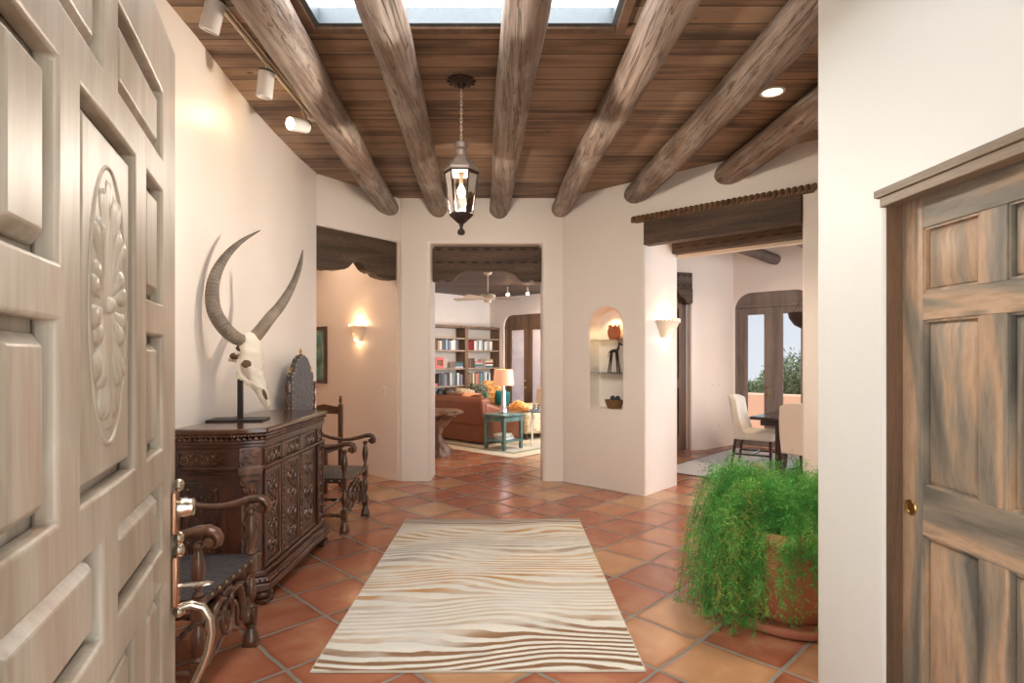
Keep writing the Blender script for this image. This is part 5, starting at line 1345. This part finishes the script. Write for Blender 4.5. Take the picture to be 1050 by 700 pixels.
d1 = dchair('cream dining chair in side view before the french doors'); d1.location=(3.36,8.04,.012); d1.rotation_euler=(0,0,AA+.15)
d2 = copy_tree(d1); d2.location=(3.47,6.74,.012); d2.rotation_euler=(0,0,BA-.1); d2['label']='cream dining chair seen from behind at the near end of the dark table'
pb = empty('bowl_pendant', (3.86,7.62,1.86), 0, 'dark bowl pendant lamp partly visible over the dining table', 'pendant lamp')
MB().lathe([(0,0),(.08,.01),(.17,.06),(.23,.15),(.245,.22),(.235,.22),(.21,.15),(.15,.07),(0,.02)],30).build('bowl','bronze_dark',pb); MB().tube([(0,0,.02),(0,0,CH-1.86)],.008,8).build('rod','bronze_dark',pb)
m = MB()
for k in range(3): a=2*PI*k/3; m.tube([(.23*math.cos(a),.23*math.sin(a),.2),(0,0,.55)],.004,6)
m.build('support','bronze_dark',pb)
aw_ = math.atan2(.55,.675)
for t_, z_, lab in ((.24,1.03,'left of two small white switch plates on the bright dining wall'),(.46,1.03,'right of two small white switch plates on the bright dining wall'),(.46,.36,'low white outlet plate near the floor on the bright dining wall')):
    r = empty('wall_plate',(3.125+.675*t_,9.47+.55*t_,z_),aw_,lab,'switch plate'); MB().box(-.035,.035,-.007,.0,-.057,.057).build('plate','white',r,bevel=.002); MB().box(-.012,.012,-.012,-.005,-.025,.025).build('toggle','cream',r)

# ================================================================ OUTDOORS
def WE(x,y,z=0): return (E0[0]+x*CA-y*SA, E0[1]+x*SA+y*CA, z)
struct(MB().box(-4,6,2.4,2.62,-.4,.75),'wall_terrace','stucco',.03,(E0[0],E0[1],0),AA)
struct(MB().box(-60,60,3.2,70,-4.3,-4.0),'terrain','earth',None,(E0[0],E0[1],0),AA)
rt = random.Random(9)
def tree(px, ytop, Y, r, lab):
    X = (px-525)*Y/F; zt = 1.5+(366-ytop)*Y/F; t = empty('juniper_tree',(X,Y,-4.0),0,lab,'tree','trees beyond the terrace'); H = zt+4.0
    vs=[]; fs=[]
    lob=[(Vector((rt.uniform(-.55,.55)*r,rt.uniform(-.5,.5)*r,H-r*rt.uniform(.55,2.0))), r*rt.uniform(.4,.7)) for _ in range(9)]+[(Vector((0,0,H-r*.6)),r*.6)]
    for c,q in lob:
        for _ in range(900):
            d=Vector((rt.gauss(0,1),rt.gauss(0,1),rt.gauss(0,1))).normalized(); p=c+d*q*rt.uniform(.65,1.05); a=Vector((rt.gauss(0,1),rt.gauss(0,1),rt.gauss(0,1))).normalized()*.09*max(.7,Y/20); b_=a.cross(d).normalized()*.05*max(.7,Y/20); k=len(vs); vs+=[p-a,p+b_,p+a]; fs.append((k,k+1,k+2))
    me=bpy.data.meshes.new('foliage'); me.from_pydata([tuple(v) for v in vs],[],fs); me.materials.append(M['juniper']); o=bpy.data.objects.new('foliage',me); COL.objects.link(o); o.parent=t; o['kind']='stuff'
    MB().tube([(0,0,0),(.1,0,H*.5),(0,.1,H-r*.5)],[.16,.12,.06],8).build('trunk','bark',t)
tree(768,390,24,1.6,'low juniper seen low in the left glass pane'); tree(783,386,31,1.9,'bushy juniper at the right side of the left glass pane'); tree(758,391,38,1.8,'distant juniper at the left side of the left glass pane')
tree(815,357,15,1.35,'tall juniper filling the right glass pane'); tree(801,384,24,1.3,'smaller juniper left of the tall one in the right glass pane')

# ================================================================ LIGHT
def area(name, loc, rot, sx, sy, P, rgb=(255,255,255)):
    d = bpy.data.lights.new(name,'AREA'); d.shape='RECTANGLE'; d.size=sx; d.size_y=sy; d.energy=P; d.color=lin(rgb); o=bpy.data.objects.new(name,d); COL.objects.link(o); o.location=loc; o.rotation_euler=rot; return o
def spot(name, loc, tgt, P, ang, rgb=(255,214,170), blend=.6, r=.03):
    d = bpy.data.lights.new(name,'SPOT'); d.energy=P; d.spot_size=math.radians(ang); d.spot_blend=blend; d.color=lin(rgb); d.shadow_soft_size=r; o=bpy.data.objects.new(name,d); COL.objects.link(o); o.location=loc
    o.rotation_euler=(Vector(tgt)-Vector(loc)).to_track_quat('-Z','Y').to_euler(); return o
def point(name, loc, P, rgb=(255,206,156), r=.04):
    d = bpy.data.lights.new(name,'POINT'); d.energy=P; d.color=lin(rgb); d.shadow_soft_size=r; o=bpy.data.objects.new(name,d); COL.objects.link(o); o.location=loc; return o
d_ = bpy.data.lights.new('sun','SUN'); d_.energy = 2.2; d_.angle = .02; d_.color = lin((255,246,232)); o_ = bpy.data.objects.new('sun', d_); COL.objects.link(o_); o_.rotation_euler = Vector((.8,.02,-.8)).to_track_quat('-Z','Y').to_euler()
area('entry_daylight',(.35,-.45,1.5),(PI/2,0,0),2.4,2.4,P_ENTRY,(247,252,246))
area('dining_fill_area',(6.1,5.9,1.7),(PI/2,0,math.radians(70)),2.4,2.2,P_DIN_FILL,(240,246,255))  # unseen fill added to brighten the dining room; no window there
p = (LC.x+.85*CA-.32*-SA*0, LC.y+.85*SA, 1.3)
spot('track_spot',(-1.66,4.33,3.25),(-1.9,3.62,2.95),P_TRACK,80,(255,216,178),1.0,.04)
spot('recessed_or_fill_spot',(1.885,4.235,CH-.02),(1.885,4.235,0),P_CAN,104,(255,232,208),.8,.05)
spot('hall_fill_spot',(-2.7,7.3,CH-.02),(-2.4,7.3,0),26,150,(255,228,200),.8,.06); spot('recessed_or_fill_spot',(-.3,1.35,CH-.02),(-.2,2.4,0),P_CAN*.3,130,(255,232,206),.8,.06)  # hall and entry-end spots are unseen fills added without fixtures
point('lantern_bulb',(LX,LY,2.562),P_LAN,(255,242,228),.034)
x,y = ps(.857); point('sconce_up',(x-.06*-SA*0+.05*SA, y-.07, 1.93),P_SC)
point('sconce_down',(x+.05*SA, y-.06, 1.69),P_SC*.25)
x,y = PR(.44); point('sconce_up',(x+.07*CA,y+.07*SA,1.94),P_SC*.8); point('sconce_down',(x+.06*CA,y+.06*SA,1.70),P_SC*.3)
spot('niche_spot',on_niche(nc,.11,2.03),on_niche(nc,.11,1),P_NI,110,(255,206,150),.6,.02)
spot('library_spot',(-.1,10.4,2.6),(-.6,11.0,0),P_LIB,150,(255,220,186),.8,.05); spot('library_spot',(-1.19,8.9,2.6),(-1.2,9.6,0),P_LIB,150,(255,220,186),.8,.05); spot('library_spot',(.3,10.4,2.6),(1.2,11,1),P_LIB,150,(255,220,186),.8,.05)
point('table_lamp_bulb',(-.138,9.58,1.17),2.5)
area('library_fill_area',(1.6,9.4,1.7),(PI/2,0,math.radians(60)),1.6,1.6,P_LIB_FILL,(244,248,255))  # fill light added out of view to lift the library; no opening there
spot('dining_fill_spot',(4.3,6.6,3.35),(4.0,7.4,0),P_DIN,140,(255,226,196),.8,.06)  # added fill above the view, carried by no fixture
W = bpy.data.worlds.new('sky'); S.world = W; W.use_nodes = True; nt = W.node_tree
bg = nt.nodes['Background']; tc = nt.nodes.new('ShaderNodeTexCoord'); sx_ = nt.nodes.new('ShaderNodeSeparateXYZ'); nt.links.new(tc.outputs['Generated'], sx_.inputs[0])
cr = nt.nodes.new('ShaderNodeValToRGB'); nt.links.new(sx_.outputs[2], cr.inputs[0]); cr.color_ramp.elements[0].position=.0; cr.color_ramp.elements[0].color=(*lin((226,232,240)),1); cr.color_ramp.elements[1].position=.5; cr.color_ramp.elements[1].color=(*lin((176,202,236)),1)
nt.links.new(cr.outputs[0], bg.inputs[0]); bg.inputs[1].default_value = .36
